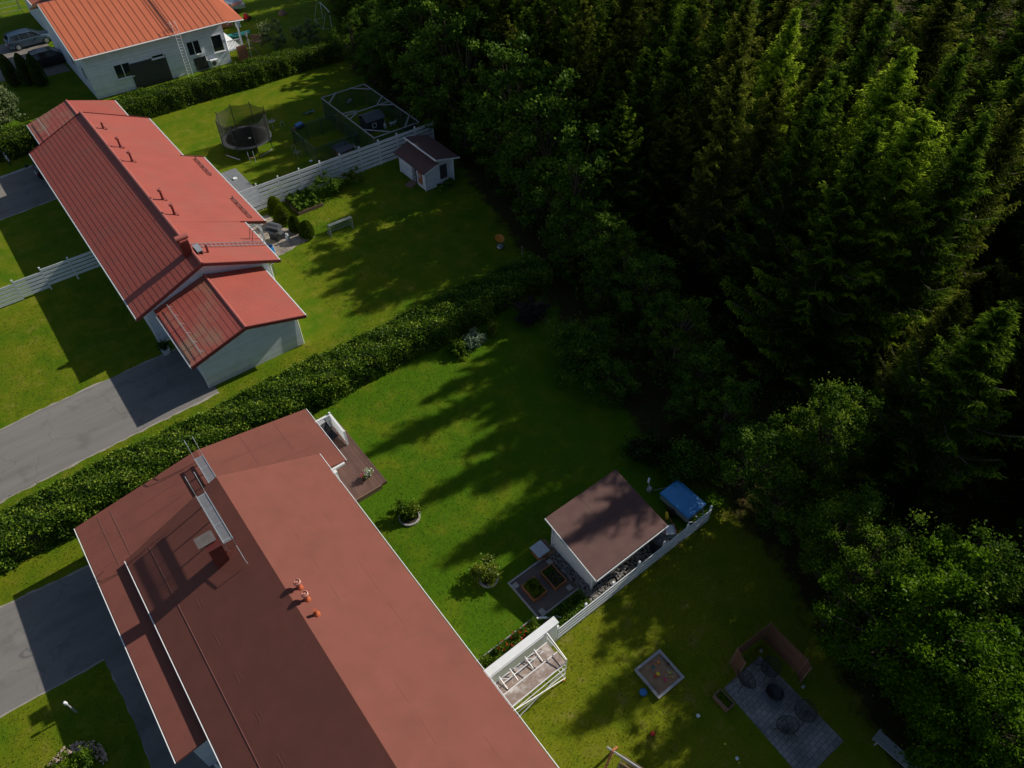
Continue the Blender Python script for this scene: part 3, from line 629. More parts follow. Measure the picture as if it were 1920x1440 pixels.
for i in range(17):
    x = 7.3 + i * .265; ld.bar((x, 41.35, zr_(x) + .12), (x, 41.75, zr_(x) + .12), .025)
for i in range(6):
    x = 7.4 + i * .8
    for y in (41.35, 41.75): ld.bar((x, y, zr_(x)), (x, y, zr_(x) + .12), .03)
loc(ld).build('roof_ladder', M['galv'], H)
wd = MB()
for y in (41.95, 42.35):
    wd.path([(11.85, y, 0), (11.85, y, 2.9), (11.8, y, 3.6), (11.55, y, 3.95), (11.2, y, 3.95), (11.0, y, 3.2)], .02)
for i in range(10): wd.tube((11.85, 41.95, .3 + i * .28), (11.85, 42.35, .3 + i * .28), .013)
loc(wd).build('wall_ladder', M['darkmetal'], H)
for (ya, yb, x) in ((52.6, 55.6, 12.35), (45.4, 48.6, 12.35)):
    z = 2.33 + .413 * (13.05 - x); g = MB(); g.path([(x, ya, z + .13), (x, yb, z + .13)], .03); g.path([(x - .06, ya, z + .2), (x - .06, yb, z + .2)], .02)
    for i in range(5): y = ya + (yb - ya) * i / 4; g.bar((x, y, z), (x, y, z + .22), .04); g.bar((x - .15, y, z + .07), (x + .05, y, z + .05), .035)
    loc(g).build('snow_guard', M['darkmetal'], H)
g = MB(); z = 2.6 + .292 * (4.2 - 3.42); g.path([(4.2, 34.0, z + .28), (4.2, 39.3, z + .28)], .02); g.path([(4.2, 34.0, z + .16), (4.2, 39.3, z + .16)], .012)
for i in range(6): y = 34.2 + i * .98; g.bar((4.2, y, z), (4.2, y, z + .3), .03); g.bar((4.2, y, z + .25), (4.45, y, z + .07), .02)
loc(g).build('snow_guard', M['galv'], H)
g = MB(); g.path([(4.3, 64.3, z + .26), (4.3, 69.3, z + .26)], .02); [g.bar((4.3, 64.5 + i, z), (4.3, 64.5 + i, z + .28), .03) for i in range(5)]; loc(g).build('snow_guard', M['galv'], H)
dp = MB(); dp.path([(3.45, 33.9, 2.5), (3.85, 34.3, 2.3), (3.88, 34.28, .1)], .04); loc(dp).build('downpipe', M['white'], H)
dp = MB(); dp.path([(2.35, 39.6, 2.8), (2.85, 39.95, 2.5), (2.9, 39.93, .1)], .04); loc(dp).build('downpipe', M['white'], H)
dp = MB(); dp.path([(10.55, 33.9, 2.5), (10.15, 34.3, 2.3), (10.14, 34.28, .1)], .04); dp.path([(11.65, 39.6, 2.8), (11.12, 39.95, 2.4), (11.1, 39.93, .1)], .04); loc(dp).build('downpipe', M['white'], H)
ps = MB(); ps.box(12.6, 45.1, 0, 12.75, 45.25, 2.35); ps.box(12.6, 50, 0, 12.75, 50.15, 2.35); ps.box(11.9, 45.1, 2.15, 12.95, 45.2, 2.3); loc(ps).build('porch_post', M['white'], H)

# ---------------------------------------------------------------- far house (orange seamed roof)
H = thing('house', 'white house with orange-red standing seam roof, wall ladder and dark garage panel, at top left', 'house', (17, 80, 0))
hx, hy = 17.0, 80.0
wl = MB()
prof = [(77.0, 0), (91.3, 0), (91.3, 3.95), (84.15, 6.45), (77.0, 3.95)]
wl.add([(x, y, z) for x in (10.35, 23.8) for y, z in prof], [(0, 1, 2, 3, 4), (9, 8, 7, 6, 5)] + [(i, 5 + i, 5 + (i + 1) % 5, (i + 1) % 5) for i in range(5)])
loc(wl).build('wall', M['siding'], H)
OZ0, OZ1, OY0, OY1 = 4.15, 6.75, 76.35, 84.15
rf = MB(); rf.slab([(9.75, OY0, OZ0), (24.35, OY0, OZ0), (24.35, OY1, OZ1), (9.75, OY1, OZ1)], .16); rf.slab([(9.75, OY1 + .003, OZ1), (24.35, OY1 + .003, OZ1), (24.35, 92, OZ0), (9.75, 92, OZ0)], .16)
f = loc(rf).build('roof', M['orange'], H)
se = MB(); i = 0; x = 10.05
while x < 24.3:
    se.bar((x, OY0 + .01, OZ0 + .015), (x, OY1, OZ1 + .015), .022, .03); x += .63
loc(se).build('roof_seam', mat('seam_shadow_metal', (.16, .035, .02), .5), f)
pr = MB(); pr.slab([(24.36, 77.0, 3.9), (24.36, 84.0, 6.3), (25.6, 83.4, 5.2), (26.1, 76.9, 3.75)], .08); loc(pr).build('porch_roof', M['orange'], H)
g = MB(); g.tube((9.75, 76.3, 4.08), (24.3, 76.3, 4.08), .06); g.tube((24.35, 76.5, 3.95), (26.1, 76.85, 3.7), .05); loc(g).build('gutter', M['gutter'], H, smooth=True)
b_m = MB(); b_m.bar((9.7, 76.35, 4.0), (9.7, 84.15, 6.6), .08, .22); loc(b_m).build('bargeboard', M['white'], H)
gp = MB(); a1 = at(275, 175); z1 = 2.55
gp.box(14.05, 76.93, .0, 17.6, 76.99, 2.35); loc(gp).build('garage_panel', M['panel'], H)
window(H, 'y', (13.45 - hx, 76.99 - hy, 1.95), 1.55, 1.35, mull=1); window(H, 'y', (16.9 - hx, 76.92 - hy, 2.45), 1.2, .35, mull=0)
window(H, 'y', (20.5 - hx, 76.99 - hy, 2.3), 1.35, 1.35, mull=1); window(H, 'y', (22.9 - hx, 76.99 - hy, 2.15), 1.15, 1.65, mull=0)
window(H, 'x', (10.34 - hx, 78.5 - hy, 2.0), 1.0, 1.3, mull=0, sill=False)
window(H, 'x', (10.34 - hx, 82.5 - hy, 2.0), 1.0, 1.3, mull=0, sill=False)
dp = MB(); dp.box(20.1, 76.94, .1, 21.4, 76.99, 1.3); loc(dp).build('cellar_panel', M['panel'], H)
hp = MB(); hp.box(21.6, 76.55, .25, 22.35, 76.9, .85); o = loc(hp).build('heat_pump', M['white'], H)
fn = MB(); fn.tube((21.9, 76.54, .55), (21.9, 76.56, .55), .23, n=20); loc(fn).build('fan_grille', M['darkmetal'], o)
pi = MB(); pi.path([(21.35, 76.9, 2.0), (21.35, 76.9, .9), (21.6, 76.85, .8)], .03); loc(pi).build('pipe', M['white'], o)
ld = MB()
for x in (18.95, 19.4):
    ld.path([(x, 76.2, .1), (x, 76.2, 4.2), (x, 76.35, 5.0), (x, 76.8, 5.2), (x, 77.1, 4.6)], .02)
for i in range(14): ld.tube((18.95, 76.2, .4 + i * .28), (19.4, 76.2, .4 + i * .28), .015)
loc(ld).build('wall_ladder', M['gutter'], H)
ld = MB()
for x in (18.7, 19.15): ld.bar((x, 76.6, OZ0 + .2), (x, 83.8, OZ1 + .05), .04)
for i in range(24): t_ = i / 23; y = 76.7 + 7 * t_; z = OZ0 + (OZ1 - OZ0) * (y - OY0) / (OY1 - OY0) + .12; ld.bar((18.7, y, z), (19.15, y, z), .035)
loc(ld).build('roof_ladder', M['darkmetal'], H)
po = MB(); po.box(25.35, 77.1, 0, 25.5, 77.25, 3.8); po.box(23.85, 77.1, 1.0, 25.35, 83, 1.1); loc(po).build('porch_post', M['white'], H)
ra = MB(); ra.box(23.9, 77.1, 1.95, 25.35, 77.2, 2.02); [ra.box(23.95 + i * .14, 77.13, 1.1, 24.01 + i * .14, 77.17, 1.95) for i in range(10)]; loc(ra).build('porch_railing', M['white'], H)
# house beyond it
H = thing('house', 'white house with orange roof and white gutter cut off by the top left edge', 'house', (14, 95, 0)); hx, hy = 14, 95
wl = MB(); wl.box(10.9, 94.4, 0, 20, 104, 3.7); loc(wl).build('wall', M['siding'], H)
rf = MB(); rf.slab([(10.3, 93.7, 3.9), (10.3, 104, 3.9), (15, 104, 5.6), (15, 93.7, 5.6)], .15); rf.slab([(15.003, 93.7, 5.6), (15.003, 104, 5.6), (20.5, 104, 3.9), (20.5, 93.7, 3.9)], .15); f = loc(rf).build('roof', M['orange'], H)
g = MB(); g.tube((10.25, 93.7, 3.85), (10.25, 104, 3.85), .06); loc(g).build('gutter', M['gutter'], H)

# ---------------------------------------------------------------- garden shed with brown roof
H = thing('garden_shed', 'white garden shed with dark brown felt roof beside the blue covered trailer', 'shed', (15.1, 12, 0)); hx, hy = 15.1, 12.0
def zs(y): return 2.0 + .5 * (y - 10.0) / 3.7
wl = MB(); wl.add([(x, y, z) for x in (13.1, 17.0) for y, z in ((10.5, 0), (13.35, 0), (13.35, zs(13.35) - .07), (10.5, zs(10.5) - .07))], [(0, 1, 2, 3), (7, 6, 5, 4), (0, 4, 5, 1), (1, 5, 6, 2), (2, 6, 7, 3), (3, 7, 4, 0)])
loc(wl).build('wall', M['white'], H)
rf = MB(); rf.slab([(12.75, 10.0, 2.0), (17.4, 10.0, 2.0), (17.45, 13.7, 2.5), (12.85, 13.7, 2.5)], .07); f = loc(rf).build('roof', M['brownroof'], H)
jt = MB(); jt.bar((12.9, 11.9, zs(11.9) + .004), (17.3, 11.9, zs(11.9) + .004), .04, .008); jt.bar((14.9, 13.6, zs(13.6) + .003), (14.9, 11.95, zs(11.95) + .003), .02, .006); loc(jt).build('felt_joint', M['brownroof'], f)
fa = MB(); fa.bar((12.71, 9.98, 1.95), (12.80, 13.7, 2.45), .03, .12); fa.bar((12.75, 9.95, 1.93), (17.42, 9.95, 1.93), .03, .1); loc(fa).build('fascia', M['white'], H)
wn = MB(); wn.box(13.03, 11.9, 1.5, 13.09, 12.8, 2.1); loc(wn).build('window', M['darkmetal'], H)
for q in ((13.02, 10.42, 0, 13.12, 10.52, 1.95), (13.02, 13.3, 0, 13.12, 13.4, 2.3)): tb = MB(); tb.box(*q); loc(tb).build('corner_board', M['white'], H)
o = MB(); o.box(0, 0, 0, .75, .9, .12); [o.box(i * .15 + .01, -.01, .12, i * .15 + .13, .91, .15) for i in range(5)]
o = o.build('doorstep_deck', M['wood']); o.location = (12.3, 13.0, 0); tag(o, 'small brown wooden deck in front of the garden shed', 'deck')

# ---------------------------------------------------------------- playhouse
H = thing('playhouse', 'small white playhouse with two level brown roof, black barred door and ramp', 'playhouse', (27.6, 46, 0)); hx, hy = 27.6, 46.0
wl = MB(); prof = [(26.15, 0), (28.85, 0), (28.85, 2.05), (27.25, 2.45), (27.25, 2.2), (26.15, 1.75)]
wl.add([(x, y, z) for y in (44.3, 48.1) for x, z in prof], [tuple(range(6)), tuple(range(11, 5, -1))] + [(i, 6 + i, 6 + (i + 1) % 6, (i + 1) % 6) for i in range(6)]); loc(wl).build('wall', M['siding'], H)
rf = MB(); rf.slab([(25.85, 43.95, 1.72), (25.85, 48.45, 1.72), (27.3, 48.45, 2.22), (27.3, 43.95, 2.22)], .07); loc(rf).build('lower_roof', M['brownroof'], H)
rf = MB(); rf.slab([(27.05, 43.9, 2.62), (27.05, 48.5, 2.62), (29.25, 48.5, 2.12), (29.25, 43.9, 2.12)], .08); loc(rf).build('upper_roof', M['brownroof'], H)
fa = MB(); fa.bar((27.02, 43.9, 2.56), (27.02, 48.5, 2.56), .04, .13); fa.bar((27.02, 43.87, 2.56), (29.28, 43.87, 2.06), .04, .12); fa.bar((25.82, 43.92, 1.67), (27.2, 43.92, 2.14), .03, .08); loc(fa).build('fascia', M['white'], H)
dr = MB(); dr.box(26.09, 45.6, .1, 26.14, 46.15, 1.7); o = loc(dr).build('door', M['darkmetal'], H)
ba = MB()
for z in (.25, .6, .95, 1.3):
    for (a_, b_) in ((z, z + .03), (z + .22, z + .25)): ba.box(26.06, 45.68, a_, 26.09, 46.07, b_)
    ba.box(26.06, 45.68, z, 26.09, 45.71, z + .25); ba.box(26.06, 46.04, z, 26.09, 46.07, z + .25)
loc(ba).build('door_trim', M['white'], o)
wd_ = MB(); wd_.box(26.09, 44.75, .35, 26.14, 45.3, 1.35); o = loc(wd_).build('hatch', M['orangewood'], H)
rd = MB(); rd.tube((26.05, 45.02, 1.05), (26.09, 45.02, 1.05), .17, n=16); loc(rd).build('round_window', M['concrete'], o)
for y in (47.6, 47.1, 45.35, 44.85): wn = MB(); wn.box(26.1, y - .12, 1.42, 26.14, y + .12, 1.58); loc(wn).build('window', M['glass'], H)
wn = MB(); wn.box(27.55, 44.24, .55, 28.2, 44.29, 1.75); loc(wn).build('window', M['darkmetal'], H)
rp = MB(); rp.bar((26.1, 45.9, .12), (25.3, 45.75, .02), .75, .04); loc(rp).build('ramp', M['wood'], H)
for x, y, z in ((26.09, 44.24, 1.72), (28.82, 44.24, 2.0), (26.09, 48.05, 1.72)): tb = MB(); tb.box(x, y, 0, x + .08, y + .08, z); loc(tb).build('corner_board', M['white'], H)

# ================================================================ FENCES
def slat_fence(label, x0, x1, y, nb, bw, gap, th=.03, post=2.0, z0=.12, step=None, side=-1, rot=0):
    H = thing('slat_fence', label, 'fence', (x0, y, 0), rot); n_ = max(1, round((x1 - x0) / post)); sp = (x1 - x0) / n_
    for i in range(n_):
        dz = step(i) if step else 0; mb = MB()
        for k in range(nb):
            z = z0 + dz + k * (bw + gap); mb.box(i * sp + .01, -.02, z, (i + 1) * sp - .01, .012, z + bw)
        mb.build('board_panel', M['fencewhite'], H)
    for i in range(n_ + 1):
        dz = step(min(i, n_ - 1)) if step else 0; p = MB(); p.box(i * sp - .05, .014, 0, i * sp + .05, .11, z0 + dz + nb * (bw + gap) + .05); p.build('post', M['fencewhite'], H)
    return H
slat_fence('long white slatted fence between the trampoline yard and the playhouse lawn', 12.9, 30.8, 50.0, 6, .25, .10, z0=.1, post=1.85)
slat_fence('white stepped slatted fence across the lawn left of the red tiled house', -8.2, 2.6, 50.0, 5, .20, .085, z0=.08, post=1.85, step=lambda i: (.18 if i > 3 else .0) + (.12 if i > 2 else 0) - .02 * (i == 0))
slat_fence('white slatted fence behind the garden shed ending at the covered trailer', 10.15, 20.35, 9.55, 4, .17, .13, z0=.18, post=1.7, step=lambda i: -.12 if i >= 5 else 0)
o = MB(); o.box(0, 0, 0, 3.75, .28, 2.15); o.box(-.02, -.04, 2.152, 3.8, .32, 2.2); o = o.build('garden_wall', M['white']); o.location = (6.25, 9.5, 0)
tag(o, 'solid white boundary wall beside the scaffold at the end of the slatted fence', 'wall')
# brown L-shaped screen on the patio
H = thing('wind_screen', 'brown slatted L-shaped wind screen around the patio corner', 'screen', (17.5, 3.85, 0))
for a_, b_ in (((0, 0), (-2.0, .15)), ((-2.0, .15), (-2.25, -.45)), ((0, -.06), (-.05, -2.0)), ((-.05, -2.0), (-.25, -2.3))):
    a_, b_ = Vector((*a_, 0)), Vector((*b_, 0)); L0 = (b_ - a_).length; mb = MB(); n_ = 15
    for k in range(18): mb.bar(a_ + Vector((0, 0, .16 + k * .085)), b_ + Vector((0, 0, .16 + k * .085)), .02, .075)
    mb.build('slat_panel', M['screenwood'], H)
    p = MB(); p.bar(b_, b_ + Vector((0, 0, 1.7)), .06); p.build('post', M['wood'], H)
p = MB(); p.bar((0, 0, 0), (0, 0, 1.7), .06); p.build('post', M['wood'], H)
for x, y in ((-2.3, -.6), (-.45, -.35), (-.3, -2.5)): ft = MB(); ft.box(x - .06, y - .06, 0, x + .06, y + .06, .1); ft.build('foot', M['concrete'], H)
# ================================================================ HEDGES
def hedge(label, x0, x1, y0, y1, h, dens, size, m, seed, name='hedge', round_=.35, wob=.14, bend=None):
    rng = np.random.default_rng(seed); Lx, W = x1 - x0, y1 - y0
    # arc-length samples of the rounded cross section (front, top, back)
    per = 2 * h + W; n = int(Lx * per * dens); u = rng.uniform(0, per, n); x = rng.uniform(0, Lx, n)
    y = np.where(u < h, 0, np.where(u < h + W, u - h, W)); z = np.where(u < h, u, np.where(u < h + W, h, h - (u - h - W)))
    # round the shoulders
    d0 = np.minimum(y, W - y); dz = h - z; cor = np.clip(1 - (d0 + dz) / round_, 0, 1) * round_ * .45
    z = z - cor; y = np.where(y < W / 2, y + cor, y - cor)
    bump = wob * (np.sin(x * 1.7 + 3 * y + seed) * .6 + np.sin(x * .63 + seed) * .8 + np.sin(x * 4.3 + z * 3) * .45 + np.sin(x * 7.1 + y * 5) * .3)
    lump = rng.normal(size=n) * .07
    nyv = np.where(u < h, -1, np.where(u < h + W, 0, 1)); nzv = np.where((u > h) & (u < h + W), 1, 0)
    dep = np.abs(rng.normal(size=n)) * .10
    y = y + nyv * (bump * .7 + lump - dep); z = z + nzv * (bump * .6 + lump - dep)
    yb = 0 if bend is None else bend(x + x0)
    P = np.stack([x, y + yb, np.maximum(z, .03)], 1)
    # ends
    ne = int(2 * W * h * dens); ye = rng.uniform(.1, W - .1, ne); ze = rng.uniform(0, h - .1, ne); xe = np.where(rng.uniform(size=ne) < .5, 0, Lx) + rng.normal(size=ne) * .08
    ybe = 0 if bend is None else bend(xe + x0)
    P = np.concatenate([P, np.stack([xe, ye + ybe, ze], 1)])
    T = .42 + .16 * np.sin(P[:, 0] * 2.3 + P[:, 1] * 4) + rng.normal(size=len(P)) * .17
    H = thing(name, label, 'hedge', (x0, y0, 0))
    leafobj('foliage', P, size, m, rng, H, tone=T, el=1.5)
    co = MB(); k = int(Lx / 1.0)
    for i in range(k):
        xa, xb = i * Lx / k, (i + 1) * Lx / k; ya = 0 if bend is None else bend(x0 + (xa + xb) / 2)
        co.box(max(xa, .15), .22 + ya, 0, min(xb, Lx - .15), W - .22 + ya, h - .28)
    co.build('twigs', M['twig'], H); return H
M['twig'] = mat('dark_hedge_twigs', (.018, .020, .010), .95, .4, 9, bump=1, bscale=20)
hedge('long dense green hedge running between the red tiled house and the brown-roofed house', -13, 26.2, 28.75, 31.35, 1.75, 430, .086, L_['hedge'], 1, wob=.17)
hedge('clipped green hedge behind the trampoline lawn in front of the orange-roofed house', -6, 33.3, 70.2, 72.4, 1.85, 300, .09, L_['farhedge'], 2)

# ================================================================ FOREST
SP = [spruce_meshes(11, Rb=3.7, m=L_['spruce']), spruce_meshes(12, Rb=3.3, droop=.48, m=L_['spruceold']), spruce_meshes(13, Rb=4.1, droop=.28, m=L_['spruce']), spruce_meshes(14, Rb=3.5, droop=.4, m=L_['spruce'], spread=.72)]
SPL = spruce_meshes(21, Rb=4.3, droop=.22, m=L_['sprucesunlit'], spread=.75, dens=2.0, gap=.62)
SPL2 = spruce_meshes(22, Rb=4.0, droop=.26, m=L_['sprucesunlit'], spread=.8, dens=2.0, gap=.6)
SPO = spruce_meshes(23, Rb=2.6, droop=.62, m=L_['spruceold'], spread=.6, dens=1.3)
frnd = random.Random(8)
placed = []
KIND = {0: 'dense dark spruce', 1: 'drooping olive spruce', 2: 'broad dark spruce', 3: 'full crowned dark spruce'}
def region(x, y, z):
    d = math.hypot(x, y); s_ = 'young ' if z < 11 else ''
    if y > 66: r = 'behind the far lawn'
    elif y > 50: r = 'behind the large animal pen'
    elif y > 36: r = 'behind the playhouse'
    elif y > 24: r = 'behind the hedge end'
    elif y > 10: r = 'right of the big sunlit spruces' if x > 44 else 'below the big sunlit spruces'
    else: r = 'behind the maple'
    return s_, r + (', far row' if x > 60 else ', middle row' if x > 46 else ', front row')
def spruce(px=None, py=None, z=17, pos=None, meshes=None, label=None, group=None, s=None, **k):
    p = at(px, py, z) if pos is None else Vector((*pos, z)); sc_ = z / 17.0
    placed.append((p.x, p.y)); k0 = frnd.randrange(4)
    if label is None: s0, r0 = region(p.x, p.y, z); label = s0 + KIND[k0] + ' ' + r0; group = s0 + KIND[k0] + 's ' + r0.replace(',', '')
    return plant_tree('spruce_tree', meshes or SP[k0], (p.x, p.y, 0), label, 'spruce', group, frnd.uniform(0, 6.28), s=s or min(1.12, .45 + .55 * sc_), sz=sc_, tilt=(frnd.uniform(-.025, .025), frnd.uniform(-.025, .025)), **k)
spruce(1700, 80, 17.3, meshes=SPL2, s=1.3, label='tallest bright green sunlit spruce in the right of the forest')
spruce(1748, 215, 16.2, meshes=SPL, s=1.35, label='broad yellow-green spruce standing just in front of the tallest sunlit spruce')
spruce(1492, 5, 17.0, meshes=SPL2, label='sunlit spruce whose pointed top touches the upper edge left of the tallest spruce', s=.9)
spruce(1330, -120, 17.4, meshes=SPO, label='slender greyish spruce with hanging branches right of the lawn corner', s=1.0)
spruce(1905, 575, 13.5, meshes=SP[2], label='dark spruce with pale branch tips at the right edge above the broadleaf trees', s=1.05)
spruce(1590, -40, 17.2, meshes=SP[0], label='dark spruce behind and between the two sunlit spruces at the top edge', s=.9)
spruce(1180, -80, 16.5, meshes=SPO, label='dark drooping spruce left of the slender greyish spruce', s=.95)
# tree tops whose shadow tips reach the lawns (x where the shadow ends, y)
COT = 1 / math.tan(R(SUN_EL)); DY = -math.tan(a)
LIM = {-20: 10, 0: 10, 3: 10, 4: 9.5, 5.5: 12.3, 7: 10.2, 8.6: 13, 10: 9.5, 12: 8.5, 13.5: 8.8, 15.5: 7.7, 17.3: 15, 18.2: 15, 19.7: 8, 21: 9.5, 22: 11.5, 23: 9, 24: 8.5, 25.3: 18, 26.3: 18, 28: 13, 30: 14, 32: 14, 33.5: 16.5, 34.5: 12.5, 36: 13.5, 37.5: 11.7, 38.7: 14, 40: 13, 41.7: 17, 43: 16.5, 44.4: 15.5, 46.3: 19.5, 48: 18, 50: 15, 52: 16, 54: 14.5, 56: 17, 57.5: 21, 58.5: 18, 60: 19, 62: 17, 64: 19, 66.5: 27, 68: 29, 72: 25, 75: 23, 79: 26, 82: 22, 86: 27, 90: 24}
GAPS = ((26, 2.3, 22), (33.8, 1.3, 20), (46.3, 1.8, 20), (8.6, 1.6, 13.5), (21.6, 1.3, 14), (17.9, 1.4, 16), (42, 1.3, 16.5), (38.7, .8, 14), (5.5, .9, 12), (66.5, 1.5, 27))
def capz(x, y, z):
    """clearings in the canopy: shorter trees where sun reaches the lawn"""
    while z > 6:
        ok = True
        for yg, hw, xg in GAPS:
            zr = (x - xg) / COT
            if zr < z and abs(y + .07 * zr - yg) < hw + 3.3 * (1 - zr / z) ** .8 - .4: ok = False
        if ok: return z
        z -= .5
    return z
LIMY, LIMX = list(LIM), list(LIM.values())
def lim(y): return float(np.interp(y, LIMY, LIMX))
BRIGHT = list(placed[:2]) + [placed[4]]
def sunlane(x, y, k=8): return any(0 < x - p < k and abs(y - q) < 1.9 for p, q in BRIGHT)
for x, y in ((41, 14.8), (35.2, 10.5), (38.5, 10.3), (40, 6.2), (42, 11.9), (36, 1.5), (34, -1.5)):
    spruce(z=min(17.5, (x - float(np.interp(y, [-5, 3, 8.2, 10, 13, 16], [9, 9, 12, 8.5, 8.2, 8]))) / 1.576), pos=(x, y))
for ys in (-3, 5, 11.6, 15.5, 19.7, 24, 28.4, 35, 37.6, 40.2, 44.4, 50, 54.2, 60.3, 64):
    z = frnd.uniform(16, 17.8); x = lim(ys) + .3 + COT * z; y = ys - DY * 0 - math.tan(R(-SUN_AZ)) * COT * z * 1.0
    if any((x - p) ** 2 + (y - q) ** 2 < 5.0 for p, q in placed): continue
    spruce(z=z, pos=(x, y))
for k_ in range(103):
    y = -15 + k_ * 1.03 + frnd.uniform(-.3, .3); x = (36, 41, 38.5)[k_ % 3] + frnd.uniform(-.8, .8) + max(0, y - 68) * .35
    z = min(frnd.uniform(17.5, 19.5), (x - lim(y)) / COT)
    z = capz(x, y, z)
    if z < 6.5 or sunlane(x, y, 9) or any((x - p) ** 2 + (y - q) ** 2 < 4.2 for p, q in placed): continue
    spruce(z=z, pos=(x, y))
cand = []
for i in range(29):
    for j in range(42):
        x = 21 + i * 3.3 + frnd.uniform(-1.2, 1.2); y = -16 + j * 3.3 + frnd.uniform(-1.2, 1.2)
        e_ = float(np.interp(y, [-20, 0, 10, 26, 47, 68, 90], [20, 23.5, 29, 31, 36, 37, 44]))
        d = math.hypot(x, y)
        if x < e_ or d > 82 or d < 22: continue
        cand.append((x, y))
for x, y in cand:
    if any((x - p) ** 2 + (y - q) ** 2 < (44 if x > 46 else 14 if x > 34 else 9) for p, q in placed): continue
    ysh = y + DY * COT * 15; L0 = max(lim(ysh + o) for o in (-1, 0, 1))
    if sunlane(x, y): continue
    z = min(frnd.uniform(14.5, 18), (x - L0 - .8) / COT)
    if x < 48: z = capz(x, y, z)
    if z < 5.5: continue
    # keep clear the view onto the near lawn
    spruce(z=z, pos=(x, y), s=(1.5 if x > 46 else None))
# broadleaf edge of the wood
BI = [decid_meshes(31, 7, 1.7, L_['birch'], 15000, .085, 70, .15, 1.0, .36), decid_meshes(32, 7, 2.0, L_['darkdec'], 15000, .10, 70, .08, .7, .42), decid_meshes(33, 7, 1.8, L_['darkdec'], 14000, .11, 60, .08, .9, .42)]
def dec(px, py, z, meshes, label, group=None, s=None, name='broadleaf_tree', cat='tree'):
    p = at(px, py, z); k = z / 7.0
    return plant_tree(name, meshes, (p.x, p.y, 0), label, cat, group, frnd.uniform(0, 6.28), s=s or k, sz=k)
for i_ in range(11):
    y = 26.5 + i_ * 4.3 + frnd.uniform(-1, 1); x = float(np.interp(y, [20, 26, 32, 47, 68, 75], [27, 27.5, 30, 33, 34.5, 37])) + frnd.uniform(0, 1.5); z = min(11, (x - lim(y) - 1) / COT)
    z = max(5.5, capz(x, y, z)); k_ = 1 + i_ % 2
    p_ = plant_tree('alder_tree', BI[k_], (x, y, 0), ('round', 'narrow')[k_ - 1] + ' tall dark alder in front of the spruces, ' + ('first', 'second', 'third', 'fourth', 'fifth', 'sixth')[i_ // 2] + ' from the hedge end', 'tree', 'tall alders in front of the spruces', frnd.uniform(0, 6), s=z / 7 * 1.05, sz=z / 7)
MAP = decid_meshes(41, 9, 3.0, L_['maple'], 95000, .085, 190, .1, .5, .46, .2)
MAP2 = decid_meshes(42, 8, 2.5, L_['maple'], 60000, .085, 140, .1, .6, .42, .18)
BIG = decid_meshes(43, 9, 2.2, L_['birch'], 44000, .075, 110, .12, 1.1, .42, .16)
WIL = decid_meshes(44, 8.5, 1.9, L_['birch'], 15000, .07, 60, .25, .9, .42, .13)
def bigt(px, py, z, meshes, label, name='broadleaf_tree', s=1.0, sz=1.0, loc=None):
    p = at(px, py, z) if loc is None else Vector(loc); placed.append((p.x, p.y))
    return plant_tree(name, meshes, (p.x, p.y, 0), label, 'tree', None, frnd.uniform(0, 6.28), s=s, sz=sz)
bigt(1805, 1095, 8.5, MAP, 'large bright green maple filling the lower right corner', s=1.0)
bigt(1930, 1300, 7.0, MAP2, 'green maple at the right edge below the large maple', s=.9, sz=.9)
bigt(1590, 745, 8.3, BIG, 'sunlit birch with a pointed crown right of the blue covered trailer', 'birch_tree', s=.95, sz=.95)
bigt(1615, 950, 6.0, BIG, 'bushy dark birch at the edge of the wood below the sunlit birch', 'birch_tree', s=1.0, sz=.7)
bigt(1680, 985, 8.6, WIL, 'pale thin-leaved birch between the pointed birch and the large maple', 'birch_tree', s=.9)
bigt(1850, 1290, 4.2, MAP2, 'low spreading maple on the patio side of the large maple', s=.85, sz=.6)
bigt(1890, 1060, 8.5, BIG, 'dark birch at the right edge above the large maple', 'birch_tree', s=1.1, sz=1)
edge_spots = [(650, 25, 5.5, 0), (690, 60, 5, 1), (735, 20, 7, 1), (780, 90, 6.5, 2), (835, 55, 7.5, 1), (875, 95, 7, 0), (800, 170, 4.5, 1), (905, 140, 6.5, 1), (935, 205, 6, 2), (870, 225, 3.5, 1), (975, 250, 5.5, 1), (1040, 285, 6.3, 0), (1000, 330, 4.5, 2), (1105, 300, 7, 1), (1075, 380, 5.2, 1), (1130, 400, 6, 2), (1185, 425, 6.2, 0), (1225, 470, 6, 1), (1130, 510, 3.2, 1), (1290, 555, 6.3, 0), (1240, 560, 4.3, 2), (1330, 640, 5, 1), (1380, 720, 5, 2), (1445, 800, 5.5, 1), (1300, 720, 3, 1), (1060, 460, 3.0, 2), (1480, 900, 4, 1)]
ORD = ['first', 'second', 'third', 'fourth', 'fifth', 'sixth', 'seventh', 'eighth', 'ninth', 'tenth', 'eleventh', 'twelfth', 'thirteenth', 'fourteenth', 'fifteenth', 'sixteenth', 'seventeenth', 'eighteenth']
cnt = [0, 0, 0]
for i, (px, py, z, k) in enumerate(edge_spots):
    kind = ('light green birch sapling', 'dark bushy alder', 'dark narrow alder')[k]
    lab = ORD[cnt[k]] + ' ' + kind + ' from the top of the photo along the forest edge'; cnt[k] += 1
    dec(px, py, z, BI[k], lab, {0: 'birch saplings along the forest edge', 1: 'bushy alders along the forest edge', 2: 'narrow alders along the forest edge'}[k], s=min(1.15, max(.6, z / 6.2)), name={0: 'birch_tree', 1: 'alder_tree', 2: 'alder_tree'}[k])
